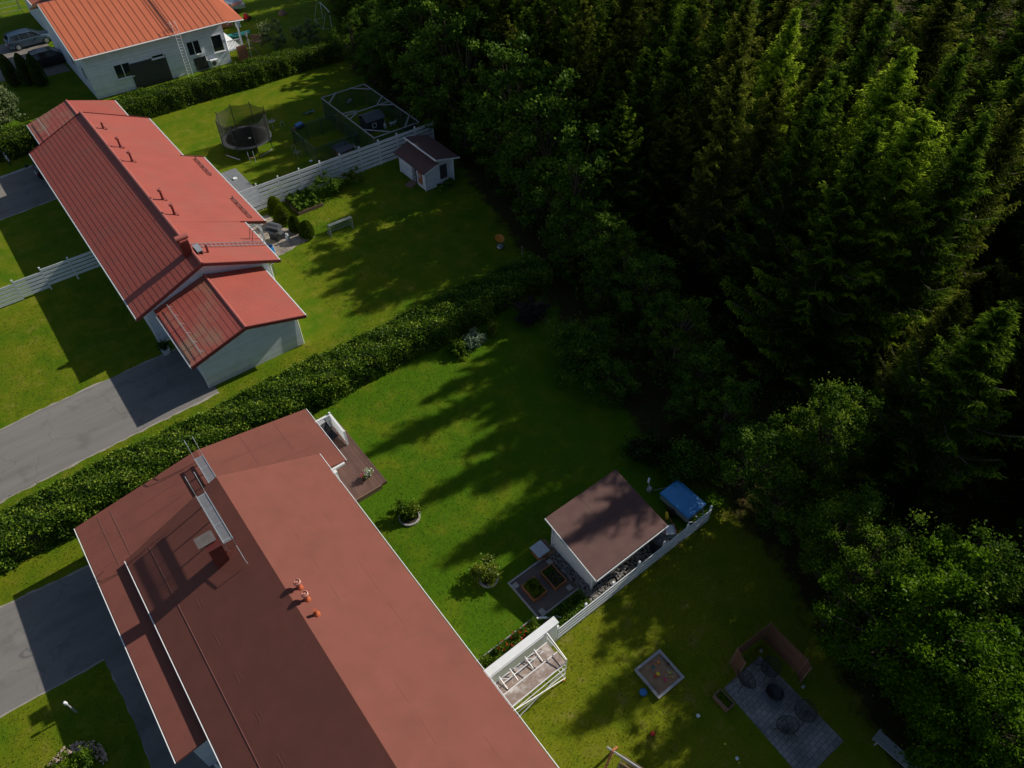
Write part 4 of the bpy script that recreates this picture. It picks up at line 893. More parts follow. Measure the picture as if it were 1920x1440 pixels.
# undergrowth: uncountable low leaves on the forest floor
rg = np.random.default_rng(77); n_ = 90000
yy = rg.uniform(-12, 92, n_); ee = np.interp(yy, [-20, -3, 0, 5, 10, 15, 20, 26, 32, 36, 47, 56, 68, 90, 130], [17.5, 18, 18.7, 21.5, 23.4, 23.2, 24.4, 25.2, 27.2, 28, 31, 31.3, 32, 40, 44])
xx = ee + 1.3 + rg.exponential(7, n_); cl = np.sin(xx * 1.1 + 1.7 * np.sin(yy * .8)) * np.sin(yy * 1.25 + np.sin(xx)); kp = cl > -.05
P = np.stack([xx, yy, rg.uniform(0, .55, n_) * np.clip(cl, .1, 1) * (1 + .6 * rg.uniform(size=n_))], 1)[kp]
o = leafobj('undergrowth', P, .13, L_['darkdec'], rg); tag(o, 'low dark leafy undergrowth covering the forest floor', 'undergrowth', kind='stuff')
# sparse turf tufts give the lawns their grain
rg = np.random.default_rng(78); n_ = 150000
xx = rg.uniform(-14, 31, n_); yy = rg.uniform(3, 49, n_); ed = np.interp(yy, [-20, -3, 0, 5, 10, 15, 20, 26, 32, 36, 47], [17.5, 18, 18.7, 21.5, 23.4, 23.2, 24.4, 25.2, 27.2, 28, 31])
kp = (xx < ed - .5) & ~((xx > -4.5) & (xx < 6.5) & (yy < 27)) & ~((xx < 4.3) & (yy > 33.5) & (yy < 39)) & ~((xx < -3.4) & (yy > 21.4) & (yy < 27.1)) & ~((xx < -3) & (yy < 22) & (xx > -6.4)) & ~((xx > 2.8) & (xx < 13.1) & (yy > 34)) & ~((yy > 28.6) & (yy < 31.5)) & ~((xx > 6) & (xx < 9) & (yy > 21.5) & (yy < 27.2)) & ~((xx > 10) & (xx < 17.5) & (yy > 9.6) & (yy < 14)) & ~((xx > 14) & (xx < 17) & (yy < 3.6)) & ~((xx > 11) & (xx < 16.3) & (yy > 43.4) & (yy < 50)) & ~((xx > 11.8) & (xx < 13.6) & (yy > 4.7) & (yy < 6.5))
P = np.stack([xx, yy, rg.uniform(.005, .035, n_)], 1)[kp]
dr_ = np.tile([0, 0, .6], (len(P), 1))
L_['turf'] = leafmat('turf_blades', (.045, .085, .004), (.075, .125, .008), (.15, .18, .02), .6, .3, .2)
o = leafobj('grass', P, .035, L_['turf'], rg, dirs=dr_ + rg.normal(size=dr_.shape) * .5, el=1.8); tag(o, 'short mown grass blades standing out of the lawns', 'grass', kind='stuff')

# ================================================================ GARDEN SHRUBS
def shrub(name, label, xy, h, rx, m, n=5000, leaf=.07, cl=30, seed=1, cat='shrub', group=None, base=.0, ry=None, cs=.25, flat=0):
    me = decid_meshes(seed, h, rx, m, n, leaf, cl, base, .3, cs, .03, flat)
    o = plant_tree(name, me, (xy[0], xy[1], 0), label, cat, group); 
    for c in o.children:
        if c.name.startswith('crown'): c.name = 'foliage'
        if c.name.startswith('trunk'): c.name = 'stem'
    if ry: o.scale = (1, ry / rx, 1)
    return o
def thuja(label, xy, h, r, m, seed, group=None, n=5200):
    rng = np.random.default_rng(seed); z = rng.uniform(0, 1, n) ** .9; a_ = rng.uniform(0, 6.283, n)
    rr_ = r * (1 - z ** 2.6) ** .6 * (1 + .1 * np.sin(a_ * 3 + seed) + .06 * rng.normal(size=n)) * (.75 + .25 * np.clip(z * 8, 0, 1))
    H = thing('thuja_shrub', label, 'shrub', (*xy, 0), 0, group)
    P = np.stack([rr_ * np.cos(a_), rr_ * np.sin(a_), z * h + .03], 1); dd = np.stack([np.cos(a_) * .5, np.sin(a_) * .5, np.ones(n)], 1)
    leafobj('foliage', P, .05, m, rng, H, dirs=dd, el=2.2)
    co = MB(); co.lathe([(.02, 0), (r * .6, .1), (r * .75, h * .4), (r * .5, h * .75), (.02, h * .92)], n=10); co.build('stem', M['twig'], H); return H
for i, (xy, h, r, lb) in enumerate([((15.35, 49.2), 1.25, .52, 'yellow-green rounded thuja nearest the white slatted fence'), ((15.15, 47.4), 1.5, .62, 'broad thuja second from the fence beside the vegetable bed'), ((15.4, 45.8), 1.35, .42, 'narrow thuja third from the fence beside the paved patio'), ((15.75, 44.6), 1.35, .52, 'dark rounded thuja at the patio corner nearest the camera')]):
    thuja(lb, xy, h, r, L_['thuja'] if i < 2 else L_['thujadark'], 60 + i, 'thuja shrubs along the paved patio')
for i, (px, py, lb) in enumerate([(30, 160, 'pointed dark thuja with a yellow patch beside the left car park'), (58, 158, 'pointed dark thuja in the middle of three beside the parked cars'), (80, 160, 'pointed dark thuja nearest the dark parked car')]):
    p = at(px, py); thuja(lb, (p.x, p.y), 3.0, .62, L_['thujadark'], 70 + i, 'pointed thujas by the parked cars')
p = at(20, 235); shrub('willow_shrub', 'big pale green willow bush at the left edge below the parked cars', (p.x - .8, p.y + .5), 3.6, 2.6, L_['willow'], 16000, .12, 60, 80, cs=.5)
p = at(-30, 260); shrub('willow_shrub', 'pale green bush cut off by the left edge', (p.x, p.y), 3.0, 2.2, L_['willow'], 9000, .12, 40, 81, cs=.5)
shrub('willow_shrub', 'silvery willow bush just beyond the hedge right of the orange-roofed house', (28.8, 77.0), 3.0, 1.3, L_['willow'], 7000, .09, 36, 82, cs=.35)
shrub('willow_shrub', 'darker silvery bush beyond the hedge between the willow and the forest', (32.2, 76.2), 2.6, 1.5, L_['willow'], 6000, .09, 36, 83, cs=.35)
shrub('alder_shrub', 'dark round shrub on the lawn at the forest edge below the hedge end', (23.0, 22.0), 2.9, 2.1, L_['darkdec'], 26000, .075, 90, 84, cs=.55)
shrub('alder_shrub', 'dark shrub below the round dark shrub at the lawn edge', (22.4, 19.3), 2.3, 1.5, L_['darkdec'], 14000, .085, 50, 85, cs=.4)
shrub('alder_shrub', 'dark green shrub beside the blue covered trailer', (21.6, 12.4), 2.0, 1.35, L_['darkdec'], 9000, .09, 44, 86, cs=.4)
shrub('alder_shrub', 'low dark shrub behind the garden shed roof', (20.9, 14.4), 1.5, 1.2, L_['dshrub'], 6000, .09, 30, 87, cs=.4)
shrub('purple_shrub', 'dark purple-leaved shrub at the end of the long hedge', (23.1, 27.1), 1.3, 1.2, L_['purple'], 7000, .07, 40, 88, cs=.35)
shrub('variegated_shrub', 'white-edged leafy shrub under the long hedge', (18.5, 27.5), .95, .85, L_['pale'], 4200, .10, 26, 89, cs=.28, ry=.55)
shrub('variegated_shrub', 'second white-edged shrub at the foot of the long hedge, left of the first', (17.4, 27.5), .8, .6, L_['birch'], 2500, .08, 20, 90, cs=.25)
shrub('spirea_shrub', 'small bright yellow-green shrub between the white-edged shrub and the purple shrub', (20.2, 27.6), .85, .5, L_['yellowleaf'], 2600, .06, 16, 91, cs=.2)
shrub('apple_tree', 'small apple tree beside the slatted fence right of the vegetable bed', (19.5, 48.6), 2.0, .85, L_['darkdec'], 4500, .08, 26, 92, cat='tree', base=.25, cs=.3)
shrub('currant_bush', 'low green bush right of the small apple tree', (20.6, 48.9), 1.0, .75, L_['birch'], 2600, .08, 20, 93, cs=.25)
shrub('currant_bush', 'bush with yellow-green leaves in front of the slatted fence', (22.2, 49.0), 1.05, .85, L_['yellowleaf'], 2600, .08, 20, 94, cs=.25)
shrub('rhubarb_plant', 'broad-leaved rhubarb at the foot of the white playhouse', (27.7, 43.75), .5, .8, L_['darkdec'], 500, .28, 14, 95, cs=.2, cat='plant', ry=.4)
shrub('garden_bush', 'round green bush growing over pinkish rubble at the bottom left corner', (-8.7, 17.4), 1.1, .85, L_['birch'], 6500, .06, 34, 96, cs=.26)
# ring beds on the lawn
def ringbed(label, c, r, stones, arc=(0, 6.283)):
    H = thing('ring_flower_bed', label, 'flower bed', (*c, 0)); s_ = MB(); s_.lathe([(r, .0), (r * .9, .05), (0, .07)], n=24); s_.build('soil', M['soil'], H)
    e_ = MB()
    for i in range(stones):
        t_ = arc[0] + (arc[1] - arc[0]) * i / stones; M_ = Matrix.Translation((r * math.cos(t_), r * math.sin(t_), 0)) @ Matrix.Rotation(t_, 4, 'Z')
        b = MB(); b.box(-.045, -.062, -.0, .045, .062, .11); b.xf(M_); e_.add(b.v, b.f)
    e_.build('edging_stones', M['concrete'], H); return H
ringbed('round bed with a ring of pale edging stones on the green lawn', (8.43, 19.25), .52, 24)
ringbed('smaller round bed with edging stones half under a bush', (9.55, 13.95), .45, 20)
shrub('rose_bush', 'dark green rose bush in the round stone-edged bed', (8.45, 19.55), 1.0, .50, L_['birch'], 3600, .075, 24, 97, cs=.24)
shrub('young_shrub', 'light green leafy shrub in front of the rose bush in the round bed', (8.62, 19.25), .75, .32, L_['yellowleaf'], 1500, .08, 14, 98, cs=.18)
shrub('fruit_bush', 'light green loose bush growing in the smaller round bed', (9.5, 14.15), 1.05, .62, L_['yellowleaf'], 4200, .07, 30, 99, cs=.24)

# trees of one kind standing together are told apart by their order from left to right
def pixx(p):
    c, s = math.cos(YAW), math.sin(YAW); X_, Y_, Z_ = p[0], p[1], p[2] - CAM_H
    r = c * X_ + s * Y_; f = -s * X_ + c * Y_; return r / max(.1, f * math.cos(PITCH) - Z_ * math.sin(PITCH))
fam = {}
for ob in C.objects:
    if ob.parent is None and ob.name.startswith('spruce_tree'): fam.setdefault(ob['label'], []).append(ob)
for lb, obs in fam.items():
    if len(obs) > 1:
        obs.sort(key=lambda q: pixx((q.location.x, q.location.y, 16)))
        for i_, ob in enumerate(obs): ob['label'] = lb + (', leftmost' if i_ == 0 else ', %s from left' % ORD[min(i_, 17)]); ob['group'] = lb.replace(',', '')
# ================================================================ OBJECTS
rnd = random.Random(21)
def simple(name, mb, m, label, cat, loc=(0, 0, 0), rz=0, group=None, smooth=False):
    o = mb.build(name, m, smooth=smooth); o.location = loc; o.rotation_euler = (0, 0, rz); return tag(o, label, cat, group)
# ---- deck of the big house
H = thing('terrace_deck', 'brown stained wooden deck with white corner screen by the brown-roofed house', 'deck', (6.3, 22, 0))
d = MB(); d.box(.02, -.3, .22, 1.95, 5.0, .36); d.build('decking', M['deck'], H)
d = MB(); d.box(.0, -.36, 0, 1.97, -.302, .34); d.build('skirting', M['wood'], H)
d = MB(); d.box(1.97, -.2, .02, 2.35, 4.9, .18); d.build('step', M['deck'], H)
H = thing('corner_screen', 'white slatted railing screen around the deck corner', 'screen', (8.2, 26.8, .36))
mb = MB()
for k in range(6): mb.box(-1.2, -.02, .1 + k * .15, -.03, .015, .21 + k * .15)
mb.build('slat_panel', M['fencewhite'], H)
mb = MB()
for k in range(12): mb.box(-.015, -1.6, .1 + k * .075, .015, -.05, .14 + k * .075)
mb.build('slat_panel', M['fencewhite'], H)
mb = MB(); mb.box(-1.25, -.06, 1.02, .06, .06, 1.07); mb.box(-.06, -1.6, 1.02, .06, -.062, 1.07); mb.build('top_rail', M['white'], H)
for x, y in ((0, 0.02), (0, -1.65)): p = MB(); p.box(x - .05, y - .05, -.3, x + .05, y + .05, 1.18); p.build('post', M['white'], H)
H = thing('reclining_chair', 'black mesh reclining garden chair in the deck corner', 'chair', (7.7, 26.0, .36), R(10))
s_ = MB(); s_.bar((0, -.35, .38), (0, .15, .42), .5, .03, up=(0, 0, 1)); s_.build('seat', M['black'], H)
s_ = MB(); s_.bar((0, .15, .42), (0, .75, .95), .5, .03, up=(0, 0, 1)); s_.build('backrest', M['black'], H)
s_ = MB(); s_.bar((0, .6, .87), (0, .78, .99), .38, .06); s_.build('head_pillow', mat('grey_cushion', (.32, .33, .35), .8), H)
for x in (-.27, .27): f = MB(); f.path([(x, -.4, 0), (x, .25, .6), (x, -.25, .62), (x, .3, 0)], .014); f.build('frame', M['galv'], H)
def flowerpot(loc, label, fm, pot, n=180, r=.2):
    H = thing('flower_pot', label, 'flower pot', loc); p = MB(); p.lathe([(.11, 0), (.16, .26), (.15, .27), (.13, .22), (0, .22)], n=16); p.build('pot', pot, H, smooth=True)
    rng = np.random.default_rng(n); P = rng.normal(size=(n * 2, 3)) * (r * .55, r * .55, .07) + (0, 0, .32); leafobj('foliage', P, .05, L_['herb'], rng, H)
    P = rng.normal(size=(n, 3)) * (r * .55, r * .55, .07) + (0, 0, .38); leafobj('flowers', P, .055, fm, rng, H, el=1.1)
flowerpot((8.02, 22.55, .36), 'pot of white and yellow flowers on the wooden deck', L_['flowerwhite'], M['black'])
flowerpot((7.72, 22.5, .36), 'smaller pot of pink flowers beside the white ones on the deck', L_['flowerpink'], M['black'], 70, .13)
# ---- terrace beds by the shed
mb = MB(); [mb.box(*b) for b in ((10.12, 10.82, 0, 10.2, 13.18, .07), (10.2, 13.1, 0, 12.8, 13.18, .07), (10.2, 10.82, 0, 12.6, 10.9, .07))]
simple('path_edging', mb, M['concrete'], 'pale kerb stones framing the gravel square with two raised beds', 'edging')
for i, (x, y) in enumerate(((10.35, 12.85), (10.5, 11.05), (12.3, 11.15), (12.45, 12.8))):
    b = MB(); b.box(-.13, -.13, .008, .13, .13, .05); simple('stepping_stone', b, M['concrete'], 'square pale paving slab in the ' + ('lawn side corner', 'corner next to the white wall', 'corner by the fence', 'corner beside the wooden box')[i] + ' of the gravel square', 'paving slab', (x, y, 0), group='slabs on the gravel square')
def raised(label, x0, y0, x1, y1, h, plants, seed, wood='orangewood', kind='herb', hp=.35, dens=500, leaf=.07, rows=False):
    H = thing('raised_bed', label, 'raised bed', (x0, y0, 0)); w_, l_ = x1 - x0, y1 - y0; t = .05
    b = MB(); b.box(0, 0, 0, w_, t, h); b.box(0, l_ - t, 0, w_, l_, h); b.box(0, t, 0, t, l_ - t, h); b.box(w_ - t, t, 0, w_, l_ - t, h); b.build('frame', M[wood], H)
    s_ = MB(); s_.box(t, t, 0, w_ - t, l_ - t, h - .05); s_.build('soil', M['soil'], H)
    rng = np.random.default_rng(seed); n = int(dens * w_ * l_)
    P = np.stack([rng.uniform(.08, w_ - .08, n), rng.uniform(.08, l_ - .08, n), h - .03 + rng.uniform(0, hp, n) ** 1.3], 1)
    if rows: P = P[(np.abs((P[:, 1] / .22) % 1 - .5) < .14) | (P[:, 1] > l_ - .35)]
    k = np.sin(P[:, 0] * 9 + seed) * np.sin(P[:, 1] * 8); P[:, 2] = h - .03 + (P[:, 2] - h + .03) * (.55 + .45 * k)
    leafobj('plants', P, leaf, L_[kind], rng, H); return H
raised('raised bed full of light green herbs on the gravel square', 10.5, 11.6, 11.3, 12.6, .25, 1, 5, hp=.42, dens=2600, kind='thuja', leaf=.06)
raised('raised bed with dark soil and thin seedling rows on the gravel square', 11.65, 11.45, 12.4, 12.6, .25, 1, 6, hp=.12, dens=1300, rows=True, leaf=.04, kind='birch')
raised('large dark-framed vegetable bed beside the thuja shrubs', 16.5, 47.5, 18.6, 49.9, .28, 1, 7, 'wood', hp=.6, dens=1300, leaf=.13)
raised('small wooden planter box with green herbs at the patio edge', 13.75, 2.7, 14.2, 3.5, .32, 1, 8, 'wood', hp=.12, dens=2600, leaf=.035, kind='thuja')
raised('second small planter cut off by the bottom edge beside the patio', 13.75, -1.35, 14.2, -.55, .32, 1, 9, 'wood', hp=.15, dens=2600, leaf=.035, kind='thuja')
H = thing('planting_bed', 'dark planting bed with ferny greens between the gravel square and the fence', 'flower bed', (10.3, 9.9, 0))
s_ = MB(); s_.box(0, -.2, 0, 2.3, .88, .05); s_.build('soil', M['soil'], H)
rng = np.random.default_rng(31); P = np.stack([rng.uniform(.1, 2.2, 3200), rng.uniform(-.1, .8, 3200), .05 + rng.uniform(0, .4, 3200)], 1); leafobj('plants', P, .055, L_['darkdec'], rng, H)
H = thing('flower_bed', 'bed of tall green plants with bright red flowers in front of the white wall', 'flower bed', (6.6, 9.9, 0))
s_ = MB(); s_.box(-.2, .0, 0, 3.4, 1.1, .05); s_.build('soil', M['soil'], H)
rng = np.random.default_rng(32); P = np.stack([rng.uniform(-.1, 3.3, 7000), rng.uniform(.02, 1.05, 7000), .05 + rng.uniform(0, 1, 7000) ** 1.3 * .75], 1)
kk = np.sin(P[:, 0] * 6) * np.cos(P[:, 1] * 7); P[:, 2] *= (.65 + .35 * kk); leafobj('plants', P, .06, L_['birch'], rng, H)
cl = np.array([(1.05, .75), (1.35, .9), (1.2, .55), (1.6, .5), (1.75, .75), (2.0, .95), (2.2, .7), (2.3, .5), (1.9, .4), (2.6, .85), (2.45, .6), (1.45, .65), (2.1, .45)])
P = np.repeat(np.c_[cl, rng.uniform(.7, .95, len(cl))], 9, 0) + rng.normal(size=(len(cl) * 9, 3)) * .022; leafobj('flowers', P, .05, L_['flowerred'], rng, H, el=1.1)
mb = MB(); mb.path([(6.0, 11.05, .05), (10.1, 11.05, .05)], .025); simple('bed_edging', mb, M['greywood'], 'thin pale edging strip between the lawn and the red flower bed', 'edging')
mb = MB(); mb.bar((10.0, 10.85, .3), (10.95, 10.2, .3), .07, .12); simple('plank', mb, M['fencewhite'], 'white plank lying between the gravel square and the white wall', 'plank')
H = thing('storage_box', 'wooden storage box with grey metal lid beside the shed deck', 'box', (12.05, 13.15, 0))
b = MB(); b.box(0, 0, 0, .6, .62, .42); b.build('body', M['orangewood'], H); b = MB(); b.box(-.05, -.05, .422, .66, .68, .46); b.build('lid', M['galv'], H)
# stones around the shed
rng = np.random.default_rng(41); st = MB()
import bmesh
bm = bmesh.new(); bmesh.ops.create_icosphere(bm, subdivisions=1, radius=1); iv = [v.co.copy() for v in bm.verts]; ifc = [[v.index for v in f.verts] for f in bm.faces]; bm.free()
def stone(mb, x, y, z, r, rg_):
    s = rg_.uniform(.7, 1.25, 3) * r; M_ = Matrix.Rotation(rg_.uniform(0, 6), 3, 'Z')
    mb.add([Vector((x, y, z)) + M_ @ Vector((v.x * s[0] * rg_.uniform(.85, 1.1), v.y * s[1] * rg_.uniform(.85, 1.1), v.z * s[2] * .7)) for v in iv], ifc)
for i in range(620):
    if i < 250: x, y = rng.uniform(12.6, 13.05), rng.uniform(9.9, 13.2)
    else: x, y = rng.uniform(12.8, 16.9), rng.uniform(9.8, 10.42)
    stone(st, x, y, rng.uniform(.03, .09), rng.uniform(.05, .085), rng)
o = st.build('stones', M['stone'], fixn=False, smooth=True); tag(o, 'loose strip of rounded grey stones along two sides of the garden shed', 'stones', kind='stuff')
st = MB(); rng = np.random.default_rng(42)
for i in range(230):
    a_ = rng.uniform(-.3, 2.2); r_ = rng.uniform(.85, 1.25); stone(st, -8.7 + r_ * math.cos(a_), 17.4 + r_ * math.sin(a_), rng.uniform(.03, .16), rng.uniform(.03, .06), rng)
o = st.build('rubble', M['rosestone'], fixn=False, smooth=True); tag(o, 'pinkish rubble stones piled beside the round bush at the bottom left', 'stones', kind='stuff')
# ---- scaffold
H = thing('scaffold', 'aluminium scaffold with paint-splashed platform beside the white wall', 'scaffold', (6.2, 8.0, 0))
M['ply'] = mat('paint_splashed_platform', (.27, .20, .165), .8, .15, 3, dirt=(.72, .70, .66), dscale=3.2, damt=.75)
for (y0, y1, z, nm) in ((.0, .58, 2.0, 'platform'), (.66, 1.25, 1.72, 'platform')):
    d = MB(); d.box(.0, y0, z - .05, 3.0, y1, z); d.build(nm, M['ply'], H)
    e_ = MB(); e_.bar((0, y0, z), (3.0, y0, z), .04, .07); e_.bar((0, y1, z), (3.0, y1, z), .04, .07); e_.build('platform_edge', M['gutter'], H)
f = MB()
for x in (.05, 3.0):
    for y, t_ in ((.0, 2.35), (1.3, 2.6)): f.tube((x, y, 0), (x, y, t_), .022)
    for z in (.4, 1.0, 1.6, 2.2): f.tube((x, 0, z), (x, 1.3, z), .018)
f.build('frame', M['gutter'], H)
for p_, q_ in (((.05, -.03, 1.55), (3.0, -.03, 1.55)), ((.05, -.03, .95), (3.0, -.03, .95)), ((.05, -.05, .15), (3.0, -.05, 1.6)), ((.05, -.07, 1.75), (3, -.07, .5)), ((.0, 1.32, 2.5), (3.0, 1.32, 2.5))): f = MB(); f.tube(p_, q_, .02); f.build('brace', M['gutter'], H)
f = MB(); f.tube((3.0, 0, 2.3), (3.0, 1.3, 2.6), .022); f.build('guard_rail', M['gutter'], H)
f = MB(); f.tube((.35, .95, 2.05), (2.55, .95, 2.05), .022)
for x in (.4, .95, 1.75, 2.25): f.tube((x, 1.2, 1.75), (x, 1.2, 2.2), .025); f.tube((x, .66, 2.05), (x, 1.2, 2.15), .02)
for x in (.4, 1.1, 1.75, 2.25): f.tube((x, 1.2, 2.0), (x + .3, .95, 2.05), .02)
f.build('ladder_beam', M['gutter'], H)
for x in (.05, 3.0):
    for y in (0, 1.3): w_ = MB(); w_.tube((x, y - .03, .07), (x, y + .03, .07), .07, n=12); w_.build('foot_wheel', M['orangep'], H)
# ---- covered trailer, wheelbarrow, composter
H = thing('covered_trailer', 'grey box trailer under a bright blue tarpaulin between the shed and the fence end', 'trailer', (19.15, 10.0, 0))
b = MB(); b.box(.03, .03, .42, 1.32, 1.9, .86); b.build('body', M['galv'], H)
b = MB(); b.box(0, 0, .74, 1.35, 1.93, .90); n_ = 9
vs = [(1.35 * i / n_, 1.93 * j / n_, .902 + .03 * math.sin(i * 1.9 + j) * math.sin(j * 1.2) + (.05 if 0 < i < n_ and 0 < j < n_ else 0)) for j in range(n_ + 1) for i in range(n_ + 1)]
b2 = MB(); b2.add(vs, [(j * (n_ + 1) + i, j * (n_ + 1) + i + 1, (j + 1) * (n_ + 1) + i + 1, (j + 1) * (n_ + 1) + i) for j in range(n_) for i in range(n_)])
o = b2.build('tarpaulin', M['tarp'], H, smooth=True); b = MB(); b.box(-.01, -.01, .80, 1.36, 1.94, .90); b.build('tarpaulin_edge', M['tarp'], H)
for x in (-.06, 1.4): w_ = MB(); w_.tube((x - .07, .95, .28), (x + .07, .95, .28), .28, n=18); w_.build('wheel', M['black'], H)
b = MB(); b.bar((.68, 0, .42), (.68, -.5, .4), .07); b.bar((.1, .0, .42), (.68, -.45, .4), .05); b.bar((1.25, 0, .42), (.68, -.45, .4), .05); b.build('drawbar', M['galv'], H)
H = thing('wheelbarrow', 'upturned grey wheelbarrow with red handles and yellow wheel beside the covered trailer', 'wheelbarrow', (18.2, 10.25, 0), R(-35))
b = MB(); b.add([(-.3, -.25, .42), (.3, -.25, .42), (.3, .3, .42), (-.3, .3, .42), (-.38, -.35, .12), (.38, -.35, .12), (.38, .45, .12), (-.38, .45, .12)], [(0, 1, 2, 3), (0, 4, 5, 1), (1, 5, 6, 2), (2, 6, 7, 3), (3, 7, 4, 0)]); b.build('tray', M['galv'], H)
f = MB()
for x in (-.25, .25): f.path([(x * .3, .75, .45), (x, .2, .5), (x * 1.2, -.4, .5), (x * 1.3, -.95, .3)], .02); f.path([(x, -.2, .5), (x * 1.3, -.3, .85)], .018)
f.build('handle_frame', mat('dull_red_tube', (.30, .02, .03), .5), H)
w_ = MB(); w_.torus((0, .8, .5), .17, .045, tilt=Matrix.Rotation(R(90), 3, 'Y')); w_.build('wheel', M['yellow'], H, smooth=True)
H = thing('compost_bin', 'round black compost bin between the shed and the fence', 'compost bin', (17.15, 9.98, 0))
b = MB(); b.lathe([(.42, 0), (.40, .5), (.36, .95)], n=24); b.build('body', M['black'], H, smooth=True); b = MB(); b.lathe([(.38, .952), (.39, 1.0), (.33, 1.03), (0, 1.05)], n=24); b.build('lid', mat('dark_grey_lid', (.05, .052, .056), .6), H, smooth=True)
b = MB(); b.box(0, 0, 0, .28, .3, .22); simple('paving_block', b, M['concrete'], 'pale block standing beside the black compost bin', 'block', (17.65, 9.9, 0), R(20))
H = thing('bird_bath', 'small white windmill ornament on a round foot left of the covered trailer', 'garden ornament', (19.35, 12.75, 0))
b = MB(); b.lathe([(.14, 0), (.16, .05), (.12, .18), (.13, .22), (.0, .2)], n=16); b.build('foot', M['concrete'], H, smooth=True)
b = MB(); b.tube((0, 0, .2), (-.02, .15, .75), .015); b.bar((-.1, .1, .7), (.08, .22, .85), .1, .03); b.build('vane', M['white'], H)
b = MB(); b.tube((0, 0, 0), (.95, -.62, 0.3), .012); simple('garden_cane', b, M['greywood'], 'thin cane leaning from the white ornament towards the covered trailer', 'cane', (19.4, 12.5, .25))
# ---- sandbox and toys
H = thing('sandbox', 'square sandbox with pale grey board frame full of toys', 'sandbox', (12.65, 5.6, 0), R(-2))
f = MB()
for (x0, y0, x1, y1) in ((-.78, -.78, .78, -.66), (-.78, .66, .78, .78), (-.78, -.658, -.66, .658), (.66, -.658, .78, .658)): f.box(x0, y0, .17, x1, y1, .2)
f.box(-.74, -.74, 0, .74, -.71, .168); f.box(-.74, .71, 0, .74, .74, .168); f.box(-.74, -.708, 0, -.71, .708, .168); f.box(.71, -.708, 0, .74, .708, .168); f.build('frame', M['greywood'], H)
n_ = 24; sz = lambda x, y: .10 + .025 * math.sin(x * 7) * math.sin(y * 6 + 1) + .012 * math.sin(x * 19 + y * 13)
vs = [(-.7 + 1.4 * i / n_, -.7 + 1.4 * j / n_, sz(-.7 + 1.4 * i / n_, -.7 + 1.4 * j / n_)) for j in range(n_ + 1) for i in range(n_ + 1)]
b = MB(); b.add(vs, [(j * (n_ + 1) + i, j * (n_ + 1) + i + 1, (j + 1) * (n_ + 1) + i + 1, (j + 1) * (n_ + 1) + i) for j in range(n_) for i in range(n_)]); b.build('sand', M['sand'], H, smooth=True)
def toy(px, py, name, label, cat, mb, m, z=.12, rz=0, smooth=False, group='toys in the sandbox'):
    p = at(px, py, z); return simple(name, mb, m, label, cat, p, rz, group, smooth)
k_ = 12.0
def tp(zx, zy): return 1180 + zx / k_, 1200 + zy / k_
b = MB(); b.lathe([(.045, 0), (.07, .13), (.062, .13), (.04, .02), (0, .02)], n=18); toy(*tp(535, 635), 'toy_bucket', 'teal toy bucket in the sandbox', 'bucket', b, M['teal'], smooth=True)
b = MB(); b.lathe([(.07, 0), (.065, .03), (.03, .045), (0, .04)], n=18); toy(*tp(655, 500), 'toy_mould', 'round orange sand mould in the sandbox', 'toy', b, M['orangep'], smooth=True)
b = MB(); b.lathe([(.05, 0), (.055, .09), (.045, .09), (.035, .02), (0, .02)], n=18); toy(*tp(875, 540), 'toy_bucket', 'small black toy pot by the sandbox frame', 'bucket', b, M['black'], smooth=True)
b = MB(); b.box(-.07, -.07, 0, .07, .07, .09); b.box(-.04, -.04, .09, .04, .04, .11); toy(*tp(640, 775), 'toy_block', 'yellow square sand castle mould in the sandbox', 'toy', b, M['yellow'], rz=R(-8))
b = MB(); b.box(-.03, -.06, 0, .03, .06, .06); toy(*tp(590, 815), 'toy_block', 'dark red toy block beside the yellow mould', 'toy', b, M['red'], rz=R(-8))
b = MB(); b.bar((-.1, .06, .01), (.0, .0, .02), .015); b.box(.0, -.03, 0, .07, .03, .02); toy(*tp(575, 550), 'toy_spade', 'orange toy spade between the teal bucket and the round mould', 'toy', b, M['orangep'], rz=R(-25))
b = MB(); b.bar((-.1, .06, .01), (.0, .0, .02), .012); b.lathe([(.028, 0), (.03, .02), (0, .02)], (.03, -.02, 0), 10); toy(*tp(955, 830), 'toy_spoon', 'yellow toy spoon in the lower right of the sandbox', 'toy', b, M['yellow'], rz=R(-10))
b = MB(); b.box(-.03, -.06, .02, .03, .06, .06); b.lathe([(.03, .05), (.02, .1), (0, .1)], (0, .05, 0), 10); [b.tube((x - .01, y, .02), (x + .01, y, .02), .022, n=10) for x in (-.04, .04) for y in (-.04, .04)]; toy(*tp(805, 900), 'toy_car', 'pink and grey toy car in the sandbox', 'toy', b, M['pink'], rz=R(-20))
b = MB(); [b.box(-.05 + i * .035, -.03 - (i % 2) * .03, 0, -.025 + i * .035, .05, .02) for i in range(4)]; toy(*tp(898, 735), 'toy_rake', 'lime green toy rake in the sandbox', 'toy', b, M['lime'], rz=R(-40))
b = MB(); b.torus((0, 0, .02), .035, .01); toy(*tp(865, 675), 'toy_ring', 'pale grey toy ring beside the green rake', 'toy', b, M['galv'])
b = MB(); b.lathe([(.0, 0), (.03, .02), (.0, .05)], n=12); toy(*tp(717, 372), 'toy_ball', 'tiny blue ball near the top corner of the sandbox', 'toy', b, M['blue'], smooth=True)
for zx, zy, lb in ((650, 620, 'small red toy piece below the orange spade'), (760, 815, 'small red toy piece above the pink toy car'), (810, 745, 'dull red toy sieve in the middle of the sandbox')):
    b = MB(); b.lathe([(.025, 0), (.02, .02), (0, .02)], n=8); toy(*tp(zx, zy), 'toy_piece', lb, 'toy', b, M['red'])
